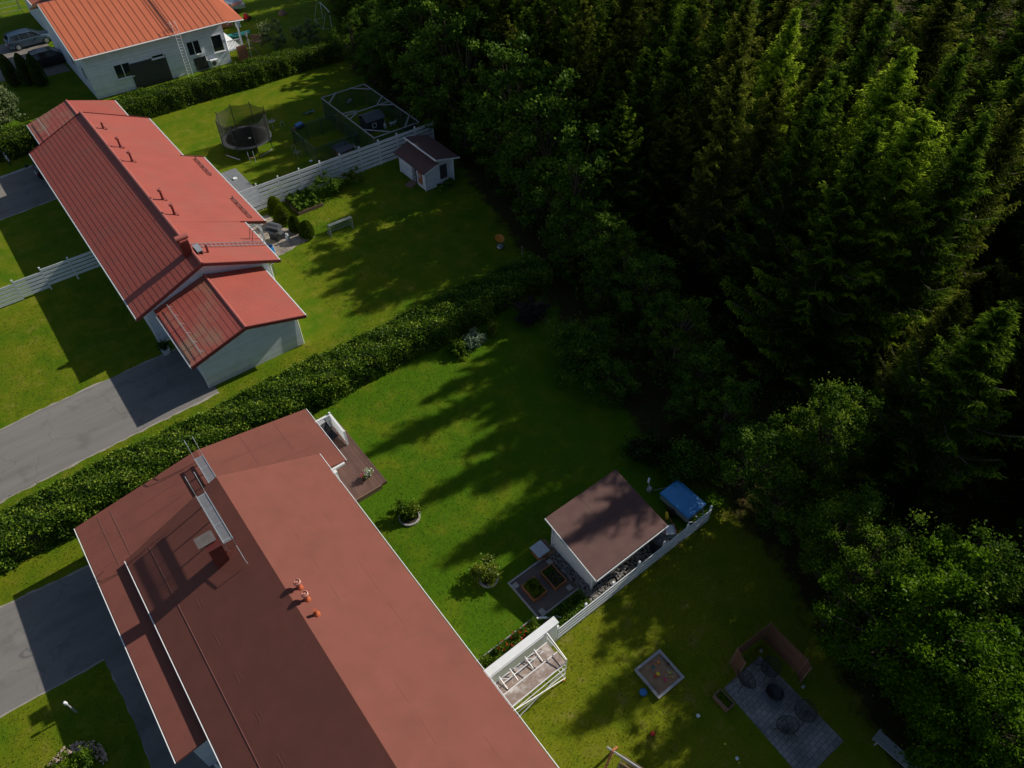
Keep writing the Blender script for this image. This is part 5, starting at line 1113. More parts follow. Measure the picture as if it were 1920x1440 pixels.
def ball(px, py, r, m, label, name='ball', cat='ball', patches=None):
    p = at(px, py, r); b = MB(); n = 12; b.lathe([(r * math.sin(math.pi * i / n) + 1e-5, -r * math.cos(math.pi * i / n)) for i in range(n + 1)], n=20); o = simple(name, b, m, label, cat, p, smooth=True)
    if patches:
        q = MB()
        for d in ((0, 0, 1), (.8, -.3, .5), (-.7, -.5, .5), (.1, .85, .5), (-.2, -.9, .3), (.75, .5, .3), (-.8, .4, .3)):
            d = Vector(d).normalized(); q.tube(d * r * .93, d * r * 1.012, r * .3, r * .27, n=6)
        q.build('panel', patches, o)
    return o
ball(1206, 1298, .17, M['blue'], 'large blue ball beside the sandbox'); ball(1309, 1342, .085, M['white'], 'white and teal ball on the dark lawn left of the patio', patches=M['teal'])
ball(1224, 1376, .10, M['red'], 'red ball with dark patches on the lawn below the sandbox', patches=M['black']); ball(1360, 1395, .05, M['lime'], 'small yellow-green tennis ball on the dark lawn')
ball(1382, 1422, .075, M['white'], 'small football with teal patches near the bottom edge', patches=M['teal']); ball(1386, 1430, .04, M['lime'], 'second small yellow-green ball touching the football')
# ---- patio chairs and fire bowl
def papasan():
    H = thing('round_chair', None, 'chair'); tl = Matrix.Rotation(R(24), 3, 'X')
    b = MB(); n, k = 26, 6; vs = []
    for j in range(k + 1):
        r = .40 * j / k + .02; zz = .30 * (j / k) ** 2
        for i in range(n): t = 2 * math.pi * i / n; vs.append(tl @ Vector((r * math.cos(t) * 1.0, r * math.sin(t) * .92, zz)) + Vector((0, 0, .30)))
    f = MB(); st_ = [vs[j * n + i] for j in range(k + 1) for i in range(n)]
    for i in range(0, n): f.path([vs[j * n + i] for j in range(0, k + 1)], .006, 4)
    for j in (3, 5): f.path([vs[j * n + i] for i in range(n)] + [vs[j * n]], .006, 4)
    f.build('seat_shell', M['black'], H)
    g_ = MB(); g_.add(vs, [(j * n + i, j * n + (i + 1) % n, (j + 1) * n + (i + 1) % n, (j + 1) * n + i) for j in range(k) for i in range(n)]); g_.build('seat_weave', M['weave'], H, fixn=False)
    r_ = MB(); r_.path([vs[k * n + i] for i in range(n)] + [vs[k * n]], .017, 6); r_.build('rim', M['black'], H)
    c = MB(); c.lathe([(.05, .0), (.055, .02), (0, .03)], (0, 0, .31), 12); c.build('centre_disc', M['darkmetal'], H)
    for x, y in ((-.28, -.28), (.28, -.28), (.2, .25), (-.2, .25)):
        l_ = MB(); l_.tube((x * .45, y * .45, .34), (x * 1.2, y * 1.25, 0), .011); l_.build('leg', M['black'], H)
    return H
ch0 = papasan()
for i, (px, py, rz, lb) in enumerate([(1438, 1252, 8, 'round black wire chair nearest the brown screen corner'), (1391, 1281, 62, 'round black wire chair on the left side of the patio by the planter box'), (1510, 1337, -20, 'round black wire chair on the right edge of the patio'), (1476, 1371, 200, 'round black wire chair lowest on the patio')]):
    o = ch0 if i == 0 else copy_tree(ch0); p = at(px, py, .2); o.location = (p.x, p.y, .01); o.scale = (1.08,) * 3; o.rotation_euler = (0, 0, R((-15, 75, -110, 170)[i])); tag(o, lb, 'chair', 'round wire chairs on the patio')
H = thing('fire_bowl', 'black round fire bowl with tongs on a slab in the middle of the patio', 'fire bowl', (15.9, 1.95, .012))
b = MB(); b.lathe([(.05, .1), (.2, .13), (.33, .24), (.38, .36), (.36, .36), (.3, .26), (0, .17)], n=26); b.build('bowl', M['black'], H, smooth=True)
b = MB(); b.torus((0, 0, .36), .38, .02, n=26); b.build('rim', M['darkmetal'], H, smooth=True)
for a_ in (0, 120, 240): l_ = MB(); l_.tube((.25 * math.cos(R(a_)), .25 * math.sin(R(a_)), .2), (.36 * math.cos(R(a_)), .36 * math.sin(R(a_)), 0), .015); l_.build('leg', M['black'], H)
l_ = MB(); l_.path([(.3, .3, .4), (.55, .42, .42), (.62, .55, .42)], .014); l_.path([(.45, .36, .42), (.68, .38, .42)], .012); l_.build('tongs', M['darkmetal'], H)
b = MB(); b.box(-.5, -.42, .012, .5, .42, .035); simple('hearth_slab', b, M['concrete'], 'square slab under the fire bowl', 'slab', (15.9, 1.9, 0), R(4)); bpy.data.objects['hearth_slab'].data.materials[0] = mat('grey_slab', (.17, .17, .18), .8, .12)
H = thing('garden_bench', 'long pale grey slatted bench at the bottom right beside the maple', 'bench', (17.75, -1.75, 0), R(2))
for i in range(6): b = MB(); b.box(-.27 + i * .09, -2.2, .42, -.20 + i * .09, .0, .45); b.build('seat_slat', M['greywood'], H)
for y in (-.2, -2.0):
    for x in (-.22, .18): b = MB(); b.box(x, y, 0, x + .06, y + .06, .419); b.build('leg', M['greywood'], H)
b = MB(); b.bar((-.3, .02, .44), (.3, .02, .44), .06, .07); b.build('end_rail', M['greywood'], H)
# ---- swing at the bottom edge
H = thing('garden_swing', 'orange-brown wooden garden swing bench cut off by the bottom edge', 'swing', at(1150, 1425, 1.9), 0); hx_, hy_, hz_ = H.location; H.location.z = 0
p0 = at(1138, 1401, 2.0) - Vector((hx_, hy_, 0)); d_ = Vector((.35, -1.0, 0)).normalized(); q0 = p0 + d_ * 2.2
b = MB(); b.tube(p0, q0, .045); b.build('top_beam', M['greywood'], H)
sd_ = Vector((d_.y, -d_.x, 0))
for base in (p0 + d_ * .25, q0 - d_ * .25):
    for s in (-1, 1):
        l_ = MB(); l_.bar(base + Vector((0, 0, .05)), base + sd_ * s * .85 - Vector((0, 0, base.z)), .09, .06); l_.build('leg', M['orangewood'], H)
    l_ = MB(); l_.bar(base - sd_ * .42 - Vector((0, 0, .75)), base + sd_ * .42 - Vector((0, 0, .75)), .07, .05); l_.build('cross_brace', M['orangewood'], H)
for i in range(7): b = MB(); c = p0 + d_ * .6 - Vector((0, 0, p0.z - .5)) + sd_ * (-.25 + i * .08); b.bar(c, c + d_ * 1.15, .06, .02); b.build('seat_slat', M['wood'], H)
for i in range(4): b = MB(); c = p0 + d_ * .6 - Vector((0, 0, p0.z - .62 - i * .1)) + sd_ * (-.32 - i * .03); b.bar(c, c + d_ * 1.15, .02, .07); b.build('back_slat', M['wood'], H)
for k in (.65, 1.7): b = MB(); b.tube(p0 + d_ * k, p0 + d_ * k - Vector((0, 0, p0.z - .5)) + sd_ * .2, .01); b.build('hanging_rope', M['greywood'], H)
# ---- lamp post bottom left
H = thing('garden_lamp', 'slim pale garden lamp post on the lawn at the lower left', 'lamp', (-7.95, 19.85, 0))
b = MB(); b.tube((0, 0, 0), (0, 0, .95), .035, n=10); b.build('post', M['greywood'], H); b = MB(); b.lathe([(.05, .95), (.07, 1.0), (.06, 1.15), (.02, 1.18), (0, 1.18)], n=14); b.build('lamp_head', M['white'], H, smooth=True)
# ---- plant pot by the garage
H = thing('planter', 'white tapered planter with a dark shrub beside the garage corner', 'planter', (2.95, 38.9, 0))
b = MB(); b.add([(x * s, y * s, z) for s, z in ((.17, 0), (.27, .5)) for x, y in ((-1, -1), (1, -1), (1, 1), (-1, 1))], [(0, 1, 5, 4), (1, 2, 6, 5), (2, 3, 7, 6), (3, 0, 4, 7), (3, 2, 1, 0)]); b.box(-.25, -.25, .42, .25, .25, .46); b.build('pot', M['white'], H)
rng = np.random.default_rng(3); leafobj('foliage', rng.normal(size=(350, 3)) * (.16, .16, .14) + (0, 0, .68), .08, L_['dshrub'], rng, H)
# ---- barbecue, gas bottle, barrel
H = thing('barbecue', 'black gas barbecue with open lid on the paved patio', 'barbecue', (13.75, 45.75, 0), R(-60))
b = MB(); b.box(-.38, -.22, .05, .38, .22, .6); b.build('cabinet', M['black'], H); b = MB(); b.box(-.42, -.26, .602, .42, .26, .82); b.build('fire_box', M['darkmetal'], H)
b = MB(); b.tube((-.42, .2, 1.02), (.42, .2, 1.02), .26, n=20); b.build('lid', mat('grey_enamel', (.10, .105, .115), .35), H, smooth=True)
for s in (-1, 1): b = MB(); b.box(min(s * .43, s * .8), -.24, .76, max(s * .43, s * .8), .24, .79); b.build('side_shelf', M['darkmetal'], H)
H = thing('gas_bottle', 'grey gas bottle standing beside the barbecue', 'gas bottle', (14.35, 45.0, 0))
b = MB(); b.lathe([(.14, 0), (.16, .05), (.16, .45), (.12, .54), (.05, .57)], n=18); b.build('cylinder', M['galv'], H, smooth=True); b = MB(); b.lathe([(.09, .56), (.09, .68), (.08, .68), (.07, .57)], n=12); b.build('collar', M['white'], H)
H = thing('water_barrel', 'blue plastic rain barrel at the corner of the red tiled house', 'barrel', (12.55, 44.0, 0))
b = MB(); b.lathe([(.24, 0), (.30, .3), (.31, .55), (.27, .88), (.25, .9), (.24, .86), (.26, .5), (.0, .4)], n=22); b.build('body', M['blue'], H, smooth=True)
# ---- football goals
def goal(label, p0, w_, h_, dpt, rz, net=True):
    H = thing('football_goal', label, 'goal', p0, rz); f = MB(); f.path([(0, 0, 0), (0, 0, h_), (w_, 0, h_), (w_, 0, 0)], .014 if net else .03)
    for x in (0, w_): f.path([(x, 0, h_), (x, dpt * .4, h_), (x, dpt, 0), (x, 0, 0)], .014)
    f.path([(0, dpt, 0), (w_, dpt, 0)], .014); f.build('frame', M['galv'] if net else M['white'], H)
    if net:
        b = MB(); b.add([(0, .01, h_), (w_, .01, h_), (w_, dpt * .4, h_), (0, dpt * .4, h_), (w_, dpt, 0), (0, dpt, 0), (0, 0, 0), (w_, 0, 0)], [(0, 1, 2, 3), (3, 2, 4, 5), (0, 3, 5, 6), (1, 7, 4, 2)]); b.build('net', M['goalnet'], H)
goal('small grey football goal with pale net on the middle lawn', (17.1, 43.4, 0), 1.85, 1.0, .7, R(0))
goal('white metal football goal frame on the far lawn beside the forest', (36.3, 78.6, 0), 3.2, 1.7, 1.0, R(80), False)
# ---- orange dish toy
H = thing('ball_launcher', 'orange dish toy standing on the shaded lawn near the hedge end', 'toy', (26.2, 34.6, 0))
b = MB(); b.lathe([(.0, .0), (.33, .04), (.36, .07), (.3, .06), (0, .02)], n=24); b.xf(Matrix.Translation((0, .1, .75)) @ Matrix.Rotation(R(25), 4, 'X')); b.build('dish', M['orangep'], H, smooth=True)
b = MB(); b.torus((0, 0, .3), .34, .012, n=20); [b.tube((.3 * math.cos(t), .3 * math.sin(t), 0), (.3 * math.cos(t), .3 * math.sin(t) + .1, .78), .012) for t in (0, 2.1, 4.2)]; b.build('stand', M['darkmetal'], H)
b = MB(); b.lathe([(.22, .05), (.26, .12), (.2, .22), (0, .24)], n=14); b.build('base', M['galv'], H, smooth=True)
b = MB(); b.tube((0, 0, 0), (0, 0, 1.5), .02); simple('marker_pole', b, M['greywood'], 'thin grey pole at the far side of the long hedge', 'pole', (26.3, 32.2, 0))
# ---- trampoline
H = thing('trampoline', 'black trampoline with net enclosure on the far lawn', 'trampoline', (17.85, 59.55, 0))
b = MB(); b.lathe([(1.72, 1.0), (0, .96)], n=40); b.build('jumping_mat', M['black'], H)
b = MB(); b.lathe([(1.72, 1.015), (2.1, 1.015), (2.1, .96), (1.72, .96), (1.72, 1.015)], n=40); b.build('edge_pad', mat('grey_edge_pad', (.075, .078, .085), .7), H)
b = MB(); n = 40; vs = []
for j in range(5):
    for i in range(n):
        t = 2 * math.pi * i / n; z = 1.02 + 2.05 * j / 4; sag = .18 * abs(math.sin(t * 4)) * (j / 4) ** 2 if j else 0; vs.append((2.02 * math.cos(t), 2.02 * math.sin(t), z - sag))
b.add(vs, [(j * n + i, j * n + (i + 1) % n, (j + 1) * n + (i + 1) % n, (j + 1) * n + i) for j in range(4) for i in range(n)]); b.build('safety_net', M['net'], H, fixn=False)
for i in range(8):
    t = 2 * math.pi * i / 8; x, y = 2.1 * math.cos(t), 2.1 * math.sin(t); b = MB(); b.tube((x, y, .0), (x, y, 3.15), .032); b.build('pole', M['black'], H)
for i in range(0, 8, 2):
    t, t2 = 2 * math.pi * i / 8, 2 * math.pi * (i + 1) / 8; b = MB(); b.tube((2.1 * math.cos(t), 2.1 * math.sin(t), .04), (2.1 * math.cos(t2), 2.1 * math.sin(t2), .04), .035); b.build('foot_bar', M['galv'], H)
b = MB(); b.path([(-.9, -2.0, .85), (-1.0, -2.45, 0)], .02); b.path([(-.5, -2.2, .85), (-.6, -2.65, 0)], .02); b.build('ladder_rail', M['galv'], H); b = MB(); b.bar((-.95, -2.3, .4), (-.55, -2.5, .4), .12, .03); b.build('ladder_step', M['wood'], H)
b = MB(); b.lathe([(.16, 0), (.14, .03), (0, .03)], (0, 0, 0), 5); simple('soft_toy', b, M['white'], 'small pale star-shaped toy lying on the trampoline mat', 'toy', (18.0, 59.2, 1.0))
b = MB(); [b.tube((0, 0, 1.0), (.5 * math.cos(t), .5 * math.sin(t), 1.25 + .1 * math.sin(3 * t)), .03, .06) for t in np.linspace(0, 6, 8)]; b.tube((0, 0, 0), (0, 0, 1), .03); b.xf(Matrix.Scale(.7, 4)); simple('garden_ornament', b, mat('lilac_grey_plastic', (.30, .30, .36), .6), 'pale lilac splayed ornament behind the right side of the trampoline', 'ornament', (20.9, 61.2, 0))
b = MB(); b.path([(0, 0, 0), (.1, .1, .35), (.25, .15, .45), (.4, .1, .35), (.45, 0, 0)], .018); simple('metal_hoop', b, M['greywood'], 'white hoop on the lawn right of the trampoline', 'hoop', (21.6, 61.2, 0))
# ---- bikes and small toys
def bicycle(label, loc, rz, col, lying=True, s=1.0, tilt=None):
    H = thing('bicycle', label, 'bicycle', loc, rz)
    for x in (-.45, .45): b = MB(); b.torus((x, 0, .28), .26, .025, n=22, tilt=Matrix.Rotation(R(90), 3, 'X')); b.build('wheel', M['black'], H)
    b = MB(); b.path([(-.45, 0, .28), (-.15, 0, .62), (.3, 0, .68), (0, 0, .25), (-.45, 0, .28)], .022); b.path([(-.15, 0, .62), (0, 0, .25)], .022); b.path([(.45, 0, .28), (.3, 0, .75)], .02); b.build('frame', col, H)
    b = MB(); b.path([(.25, -.22, .8), (.3, 0, .76), (.25, .22, .8)], .015); b.build('handlebar', M['galv'], H); b = MB(); b.box(-.28, -.07, .68, -.06, .07, .73); b.build('saddle', M['black'], H)
    H.scale = (s,) * 3
    if lying: H.rotation_euler = (R(80), 0, rz); H.location.z = .06
    elif tilt: H.rotation_euler = (tilt, 0, rz)
p = at(575, 210); bicycle('child bicycle with teal frame lying on the far lawn', p, R(15), M['teal'], s=1.0)
p = at(647, 192); bicycle('white child bicycle lying inside the far end of the mesh pen', p, R(60), M['white'], s=.9)
p = at(14, 305); bicycle('white bicycle standing at the left edge beside the hedge', p, R(100), M['white'], False, 1.15, R(12))
H = thing('toy_cart', 'blue plastic toy cart on the far lawn', 'toy', at(562, 240), R(20))
b = MB(); b.box(-.35, -.22, .2, .35, .22, .42); b.build('tub', M['blue'], H); [MB().tube((x, y - .04, .12), (x, y + .04, .12), .12, n=12).build('wheel', M['black'], H) for x in (-.25, .25) for y in (-.25, .25)]
b = MB(); b.lathe([(.15, 0), (.12, .2), (0, .25)], n=12); simple('toy_bag', b, M['pinkvent'], 'small pinkish toy beside the blue toy cart', 'toy', at(553, 243), smooth=True)
# ---- mesh pens
def pen(label, x0, y0, x1, y1, h, white=True, divs=3, net='greennet'):
    H = thing('mesh_pen', label, 'animal pen', (x0, y0, 0)); w_, l_ = x1 - x0, y1 - y0
    fm = M['greywood'] if white else M['darkmetal']; t = .07 if white else .035
    f = MB(); e_ = [(0, 0), (w_, 0), (w_, l_), (0, l_)]
    for a_, b_ in zip(e_, e_[1:] + e_[:1]): f.bar((*a_, h), (*b_, h), t, t)
    f.build('top_frame', fm, H)
    for a_, b_ in zip(e_, e_[1:] + e_[:1]):
        n = MB(); n.add([(*a_, .1), (*b_, .1), (*b_, h - .05), (*a_, h - .05)], [(0, 1, 2, 3)]); n.build('mesh_panel', M[net], H, fixn=False)
    k = divs
    for i in range(k + 1):
        for x in (0, w_): p = MB(); p.bar((x, l_ * i / k, 0), (x, l_ * i / k, h - .04), .05); p.build('post', M['darkmetal'] if not white else M['wood'], H)
    for i in (1, 2): p = MB(); p.bar((w_ * i / 3, 0, 0), (w_ * i / 3, 0, h - .04), .05); p.build('post', M['darkmetal'], H); p = MB(); p.bar((w_ * i / 3, l_, 0), (w_ * i / 3, l_, h - .04), .05); p.build('post', M['darkmetal'], H)
    return H, w_, l_
Hp, pw, pl = pen('large mesh animal pen with white timber top frame beside the forest', 25.55, 50.9, 30.0, 60.1, 2.0)
b = MB(); h = 2.08
for (p_, q_) in (((0, 1.6), (1.5, 0)), ((pw - 1.4, 0), (pw, 1.5)), ((0, pl - 1.5), (1.5, pl)), ((pw - 1.6, pl), (pw, pl - 1.5)), ((0, 4.0), (1.0, 4.6)), ((0, 5.2), (1.2, 5.0)), ((pw - 1.2, 4.9), (pw, 6.0)), ((pw - 1.3, 4.8), (pw, 3.9))): b = MB(); b.bar((*p_, h), (*q_, h), .1, .05); b.build('corner_brace', M['greywood'], Hp)
b = MB(); b.bar((0, 4.8, 2.04), (pw, 4.8, 2.04), .09, .06); b.build('cross_beam', M['greywood'], Hp)
pen('low dark green mesh pen between the trampoline and the large pen', 21.2, 53.3, 25.3, 57.6, 1.5, False, 2)
H = thing('animal_hutch', 'dark grey wooden hutch with pale window frame inside the large pen', 'hutch', (27.3, 55.3, 0), R(0))
b = MB(); b.box(0, 0, 0, 1.7, 1.5, 1.0); b.build('body', boards('charcoal_hutch_boards', (.05, .055, .065), 'Z', .1), H)
b = MB(); b.slab([(-.12, -.12, 1.05), (1.82, -.12, 1.05), (1.82, .75, 1.4), (-.12, .75, 1.4)], .04); b.slab([(-.12, .752, 1.4), (1.82, .752, 1.4), (1.82, 1.62, 1.05), (-.12, 1.62, 1.05)], .04); b.build('roof', mat('grey_shingle_felt', (.12, .115, .12), .9, .15), H)
b = MB(); [b.box(*q) for q in ((.45, -.03, .35, .51, -.001, .78), (.83, -.03, .35, .89, -.001, .78), (.51, -.03, .35, .83, -.001, .41), (.51, -.03, .72, .83, -.001, .78))]; b.build('window', M['white'], H)
H = thing('animal_hutch', 'low hutch with flat dark grey roof beside the slatted fence', 'hutch', (23.0, 52.6, 0), R(8))
b = MB(); b.box(.1, .1, .25, 1.3, 1.0, .7); b.build('body', M['wood'], H); b = MB(); b.slab([(0, -.05, .75), (1.5, -.05, .78), (1.5, 1.2, .95), (0, 1.2, .92)], .05); b.build('roof', mat('dark_grey_felt', (.11, .11, .12), .9, .12), H)
for x, y in ((.12, .12), (1.28, .12), (1.28, .98), (.12, .98)): b = MB(); b.box(x - .03, y - .03, 0, x + .03, y + .03, .249); b.build('leg', M['wood'], H)
b = MB(); b.bar((0, 0, .03), (.9, .35, .3), .35, .03); simple('hutch_ramp', b, M['greywood'], 'pale wooden ramp leading up to the low hutch', 'ramp', (22.1, 52.3, 0))
def animal(label, loc, rz, s, m, name, cat, m2=None):
    """small four-legged body grown from a skeleton"""
    me = bpy.data.meshes.new(name); J = [(0, 0, .32), (.2, 0, .33), (.36, 0, .42), (.44, 0, .56), (.56, 0, .56), (-.22, 0, .33), (-.36, 0, .42), (.2, .09, .16), (.2, .1, 0), (.2, -.09, .16), (.2, -.1, 0), (-.2, .09, .2), (-.26, .1, .1), (-.2, .1, 0), (-.2, -.09, .2), (-.26, -.1, .1), (-.2, -.1, 0), (.42, .05, .68), (.42, -.05, .68)]
    E_ = [(0, 1), (1, 2), (2, 3), (3, 4), (0, 5), (5, 6), (1, 7), (7, 8), (1, 9), (9, 10), (5, 11), (11, 12), (12, 13), (5, 14), (14, 15), (15, 16), (3, 17), (3, 18)]
    me.from_pydata(J, E_, []); o = bpy.data.objects.new(name, me); C.objects.link(o); o.modifiers.new('s', 'SKIN'); o.modifiers.new('u', 'SUBSURF').levels = 1
    rad = [.12, .13, .09, .09, .045, .12, .03, .045, .03, .045, .03, .06, .035, .03, .06, .035, .03, .022, .022]
    for v, r in zip(me.skin_vertices[0].data, rad): v.radius = (r, r)
    me.skin_vertices[0].data[0].use_root = True; me.materials.append(m); o.location = loc; o.rotation_euler = (0, 0, rz); o.scale = (s,) * 3; return tag(o, label, cat)
animal('small white dog standing beside the dark hutch in the large pen', (28.95, 55.2, 0), R(70), 1.0, M['white'], 'dog', 'dog')
animal('grey dog next to the white dog in the large pen', (29.7, 55.1, 0), R(-20), .95, M['galv'], 'dog', 'dog')
animal('black and white cat sitting at the edge of the low mesh pen', (25.0, 53.5, 0), R(100), .7, M['white'], 'cat', 'cat')
H = thing('metal_chair', 'white wire garden chair outside the low mesh pen', 'chair', (20.5, 55.6, 0), R(30))
b = MB(); b.torus((0, 0, .45), .24, .015); [b.tube((-.22 + i * .11, -.22, .45), (-.22 + i * .11, .22, .45), .008) for i in range(5)]; b.build('seat', M['greywood'], H)
b = MB(); b.torus((0, .25, .75), .24, .015, sy=1, tilt=Matrix.Rotation(R(80), 3, 'X')); b.build('backrest', M['greywood'], H)
for x, y in ((-.2, -.2), (.2, -.2), (.2, .2), (-.2, .2)): l_ = MB(); l_.tube((x, y, .45), (x * 1.2, y * 1.2, 0), .012); l_.build('leg', M['greywood'], H)
b = MB(); b.lathe([(.1, 0), (.16, .08), (.14, .08), (0, .03)], n=16); simple('feeding_bowl', b, M['white'], 'white feeding bowl on bare ground in the low pen', 'bowl', at(583, 303), smooth=True)
b = MB(); b.box(0, 0, 0, 2.4, .06, .15); b.box(0, 0, 0, .06, 1.0, .15); b.box(2.4, 0, 0, 2.46, 1.0, .15); b.box(.06, .06, 0, 2.4, 1.0, .05); simple('planting_box', b, M['wood'], 'low empty wooden planting box behind the slatted fence', 'planting box', (18.6, 50.7, 0))
H = thing('terrace_deck', 'grey weathered deck corner beside the red tiled house at the slatted fence', 'deck', (12.0, 51.0, 0)); b = MB(); b.box(.05, -.6, 0, 3.4, 5.8, .2); b.build('decking', M['greydeck'], H)
b = MB(); b.lathe([(.15, 0), (.17, .1), (0, .08)], n=14); simple('plant_saucer', b, M['white'], 'small white bowl on the grey deck', 'bowl', (14.7, 55.2, .2), smooth=True)
# ---- far yard things
H = thing('kayak', 'turquoise kayak lying beside the porch of the orange-roofed house', 'kayak', (26.4, 82.4, .15), R(-12))
vs = []; n = 10
for i in range(13):
    t = i / 12; w_ = .38 * math.sin(math.pi * min(1, max(0, t * .94 + .03))) ** .6; vs += [(t * 3.2 - 1.4, w_ * math.cos(2 * math.pi * j / n), .2 + .2 * math.sin(2 * math.pi * j / n) + .12 * (2 * t - 1) ** 2) for j in range(n)]
b = MB(); b.add(vs, [(i * n + j, i * n + (j + 1) % n, (i + 1) * n + (j + 1) % n, (i + 1) * n + j) for i in range(12) for j in range(n)] + [tuple(range(n)), tuple(range(12 * n, 13 * n))]); b.build('hull', M['kayak'], H, smooth=True)
b = MB(); b.lathe([(.34, .36), (.36, .42), (.3, .43), (.26, .38)], (.35, 0, 0), 18, 1.2, .75); b.build('cockpit_rim', M['black'], H)
H = thing('boat', 'small brown rowing boat full of odds and ends beyond the porch', 'boat', (26.3, 86.0, .1), R(-10))
vs = []
for i in range(9):
    t = i / 8; w_ = .55 * math.sin(math.pi * (t * .75 + .2)) ** .7; vs += [(t * 3 - 1.5, -w_, .5 + .1 * t), (t * 3 - 1.5, -w_ * .5, .05), (t * 3 - 1.5, w_ * .5, .05), (t * 3 - 1.5, w_, .5 + .1 * t)]
b = MB(); b.add(vs, [(i * 4 + j, i * 4 + j + 1, (i + 1) * 4 + j + 1, (i + 1) * 4 + j) for i in range(8) for j in range(3)]); b.build('hull', M['pinkvent'], H)
b = MB(); [b.box(x, -.45, .35, x + .2, .45, .39) for x in (-.8, 0, .8)]; b.build('thwart', M['greywood'], H); b = MB(); b.box(-.3, -.3, .1, .3, .3, .6); b.build('cargo', M['orangewood'], H)
b = MB(); b.lathe([(.3, 0), (.3, .35), (.2, .5), (0, .5)], n=14); simple('water_tub', b, M['paleblue'], 'pale blue tub at the end of the brown rowing boat', 'tub', (28.2, 85.4, 0), smooth=True)
H = thing('covered_trailer', 'trailer under a pale blue tarpaulin piled with scrap at the top edge', 'trailer', at(438, 22), R(-8))
b = MB(); b.box(-1.1, -.9, .5, 1.3, .9, .9); b.build('body', M['galv'], H); b = MB(); b.lathe([(1.3, .9), (1.15, 1.25), (.6, 1.5), (0, 1.55)], (0, .5, 0), 4, 1.2, 1); b.build('tarpaulin', M['paleblue'], H, smooth=True); b = MB(); [b.bar((rnd.uniform(-1, .4), rnd.uniform(-.9, -.5), .9), (rnd.uniform(.2, 1.2), rnd.uniform(-.9, -.3), 1.1), .12, .08) for i in range(9)]; b.build('scrap_load', M['pinkvent'], H)
for y in (-.95, .95): w_ = MB(); w_.tube((0, y - .08, .3), (0, y + .08, .3), .3, n=16); w_.build('wheel', M['black'], H)
H = thing('ride_on_toy', 'red ride-on toy on the far lawn', 'toy', at(464, 38), R(40)); b = MB(); b.box(-.3, -.2, .2, .35, .2, .45); b.box(-.3, -.2, .45, 0, .2, .75); b.build('body', M['red'], H); [MB().tube((x, y - .05, .18), (x, y + .05, .18), .18, n=12).build('wheel', M['black'], H) for x in (-.25, .3) for y in (-.25, .25)]
H = thing('pole_tripod', 'tripod of thin bare poles standing beyond the hedge', 'tripod', (25.9, 76.6, 0)); [MB().tube((.9 * math.cos(t), .9 * math.sin(t), 0), (-.25 * math.cos(t), -.25 * math.sin(t), 2.6), .035).build('pole', M['greywood'], H) for t in (.3, 2.2, 4.3)]
H = thing('garden_bench', 'brown wooden garden bench half hidden by the silvery bush', 'bench', (27.7, 79.4, 0), R(-40)); b = MB(); b.box(-.6, -.25, .4, .6, .25, .45); b.build('seat', M['wood'], H); b = MB(); b.box(-.6, .22, .5, .6, .27, 1.0); b.build('backrest', M['wood'], H); [MB().box(x, y, 0, x + .06, y + .06, .399).build('leg', M['wood'], H) for x in (-.58, .5) for y in (-.22, .16)]
b = MB(); b.lathe([(.5, 0), (.45, .2), (.1, .5), (0, .5)], n=9); simple('log_pile', b, M['wood'], 'small brown heap on the far lawn between the trailer and the goal', 'heap', at(530, 27))
H = thing('wood_stack', 'leaning orange-brown boards under the porch of the orange-roofed house', 'boards', (24.6, 76.6, 0)); [MB().bar((i * .22, 0, 0), (i * .22 + .15, .5, 1.3), .2, .03).build('board', M['orangewood'], H) for i in range(5)]
H = thing('swing_frame', 'pale metal climbing frame at the top left corner', 'climbing frame', at(20, 26), R(0)); f = MB(); [f.tube((x, -.9, 0), (x, 0, 2.2), .03) for x in (-1.2, 1.2)]; [f.tube((x, .9, 0), (x, 0, 2.2), .03) for x in (-1.2, 1.2)]; f.build('frame', M['darkmetal'], H); f = MB(); [f.tube((-1.2, -.9 + .9 * k / 5, 2.2 * k / 5), (1.2, -.9 + .9 * k / 5, 2.2 * k / 5), .025) for k in range(1, 6)]; f.build('rung', M['galv'], H)
b = MB(); b.lathe([(.12, 0), (.12, .18), (0, .2)], n=10); simple('rubber_plug', b, M['black'], 'small black bucket at the gutter corner beside the parked car', 'bucket', at(50, 313), smooth=True)
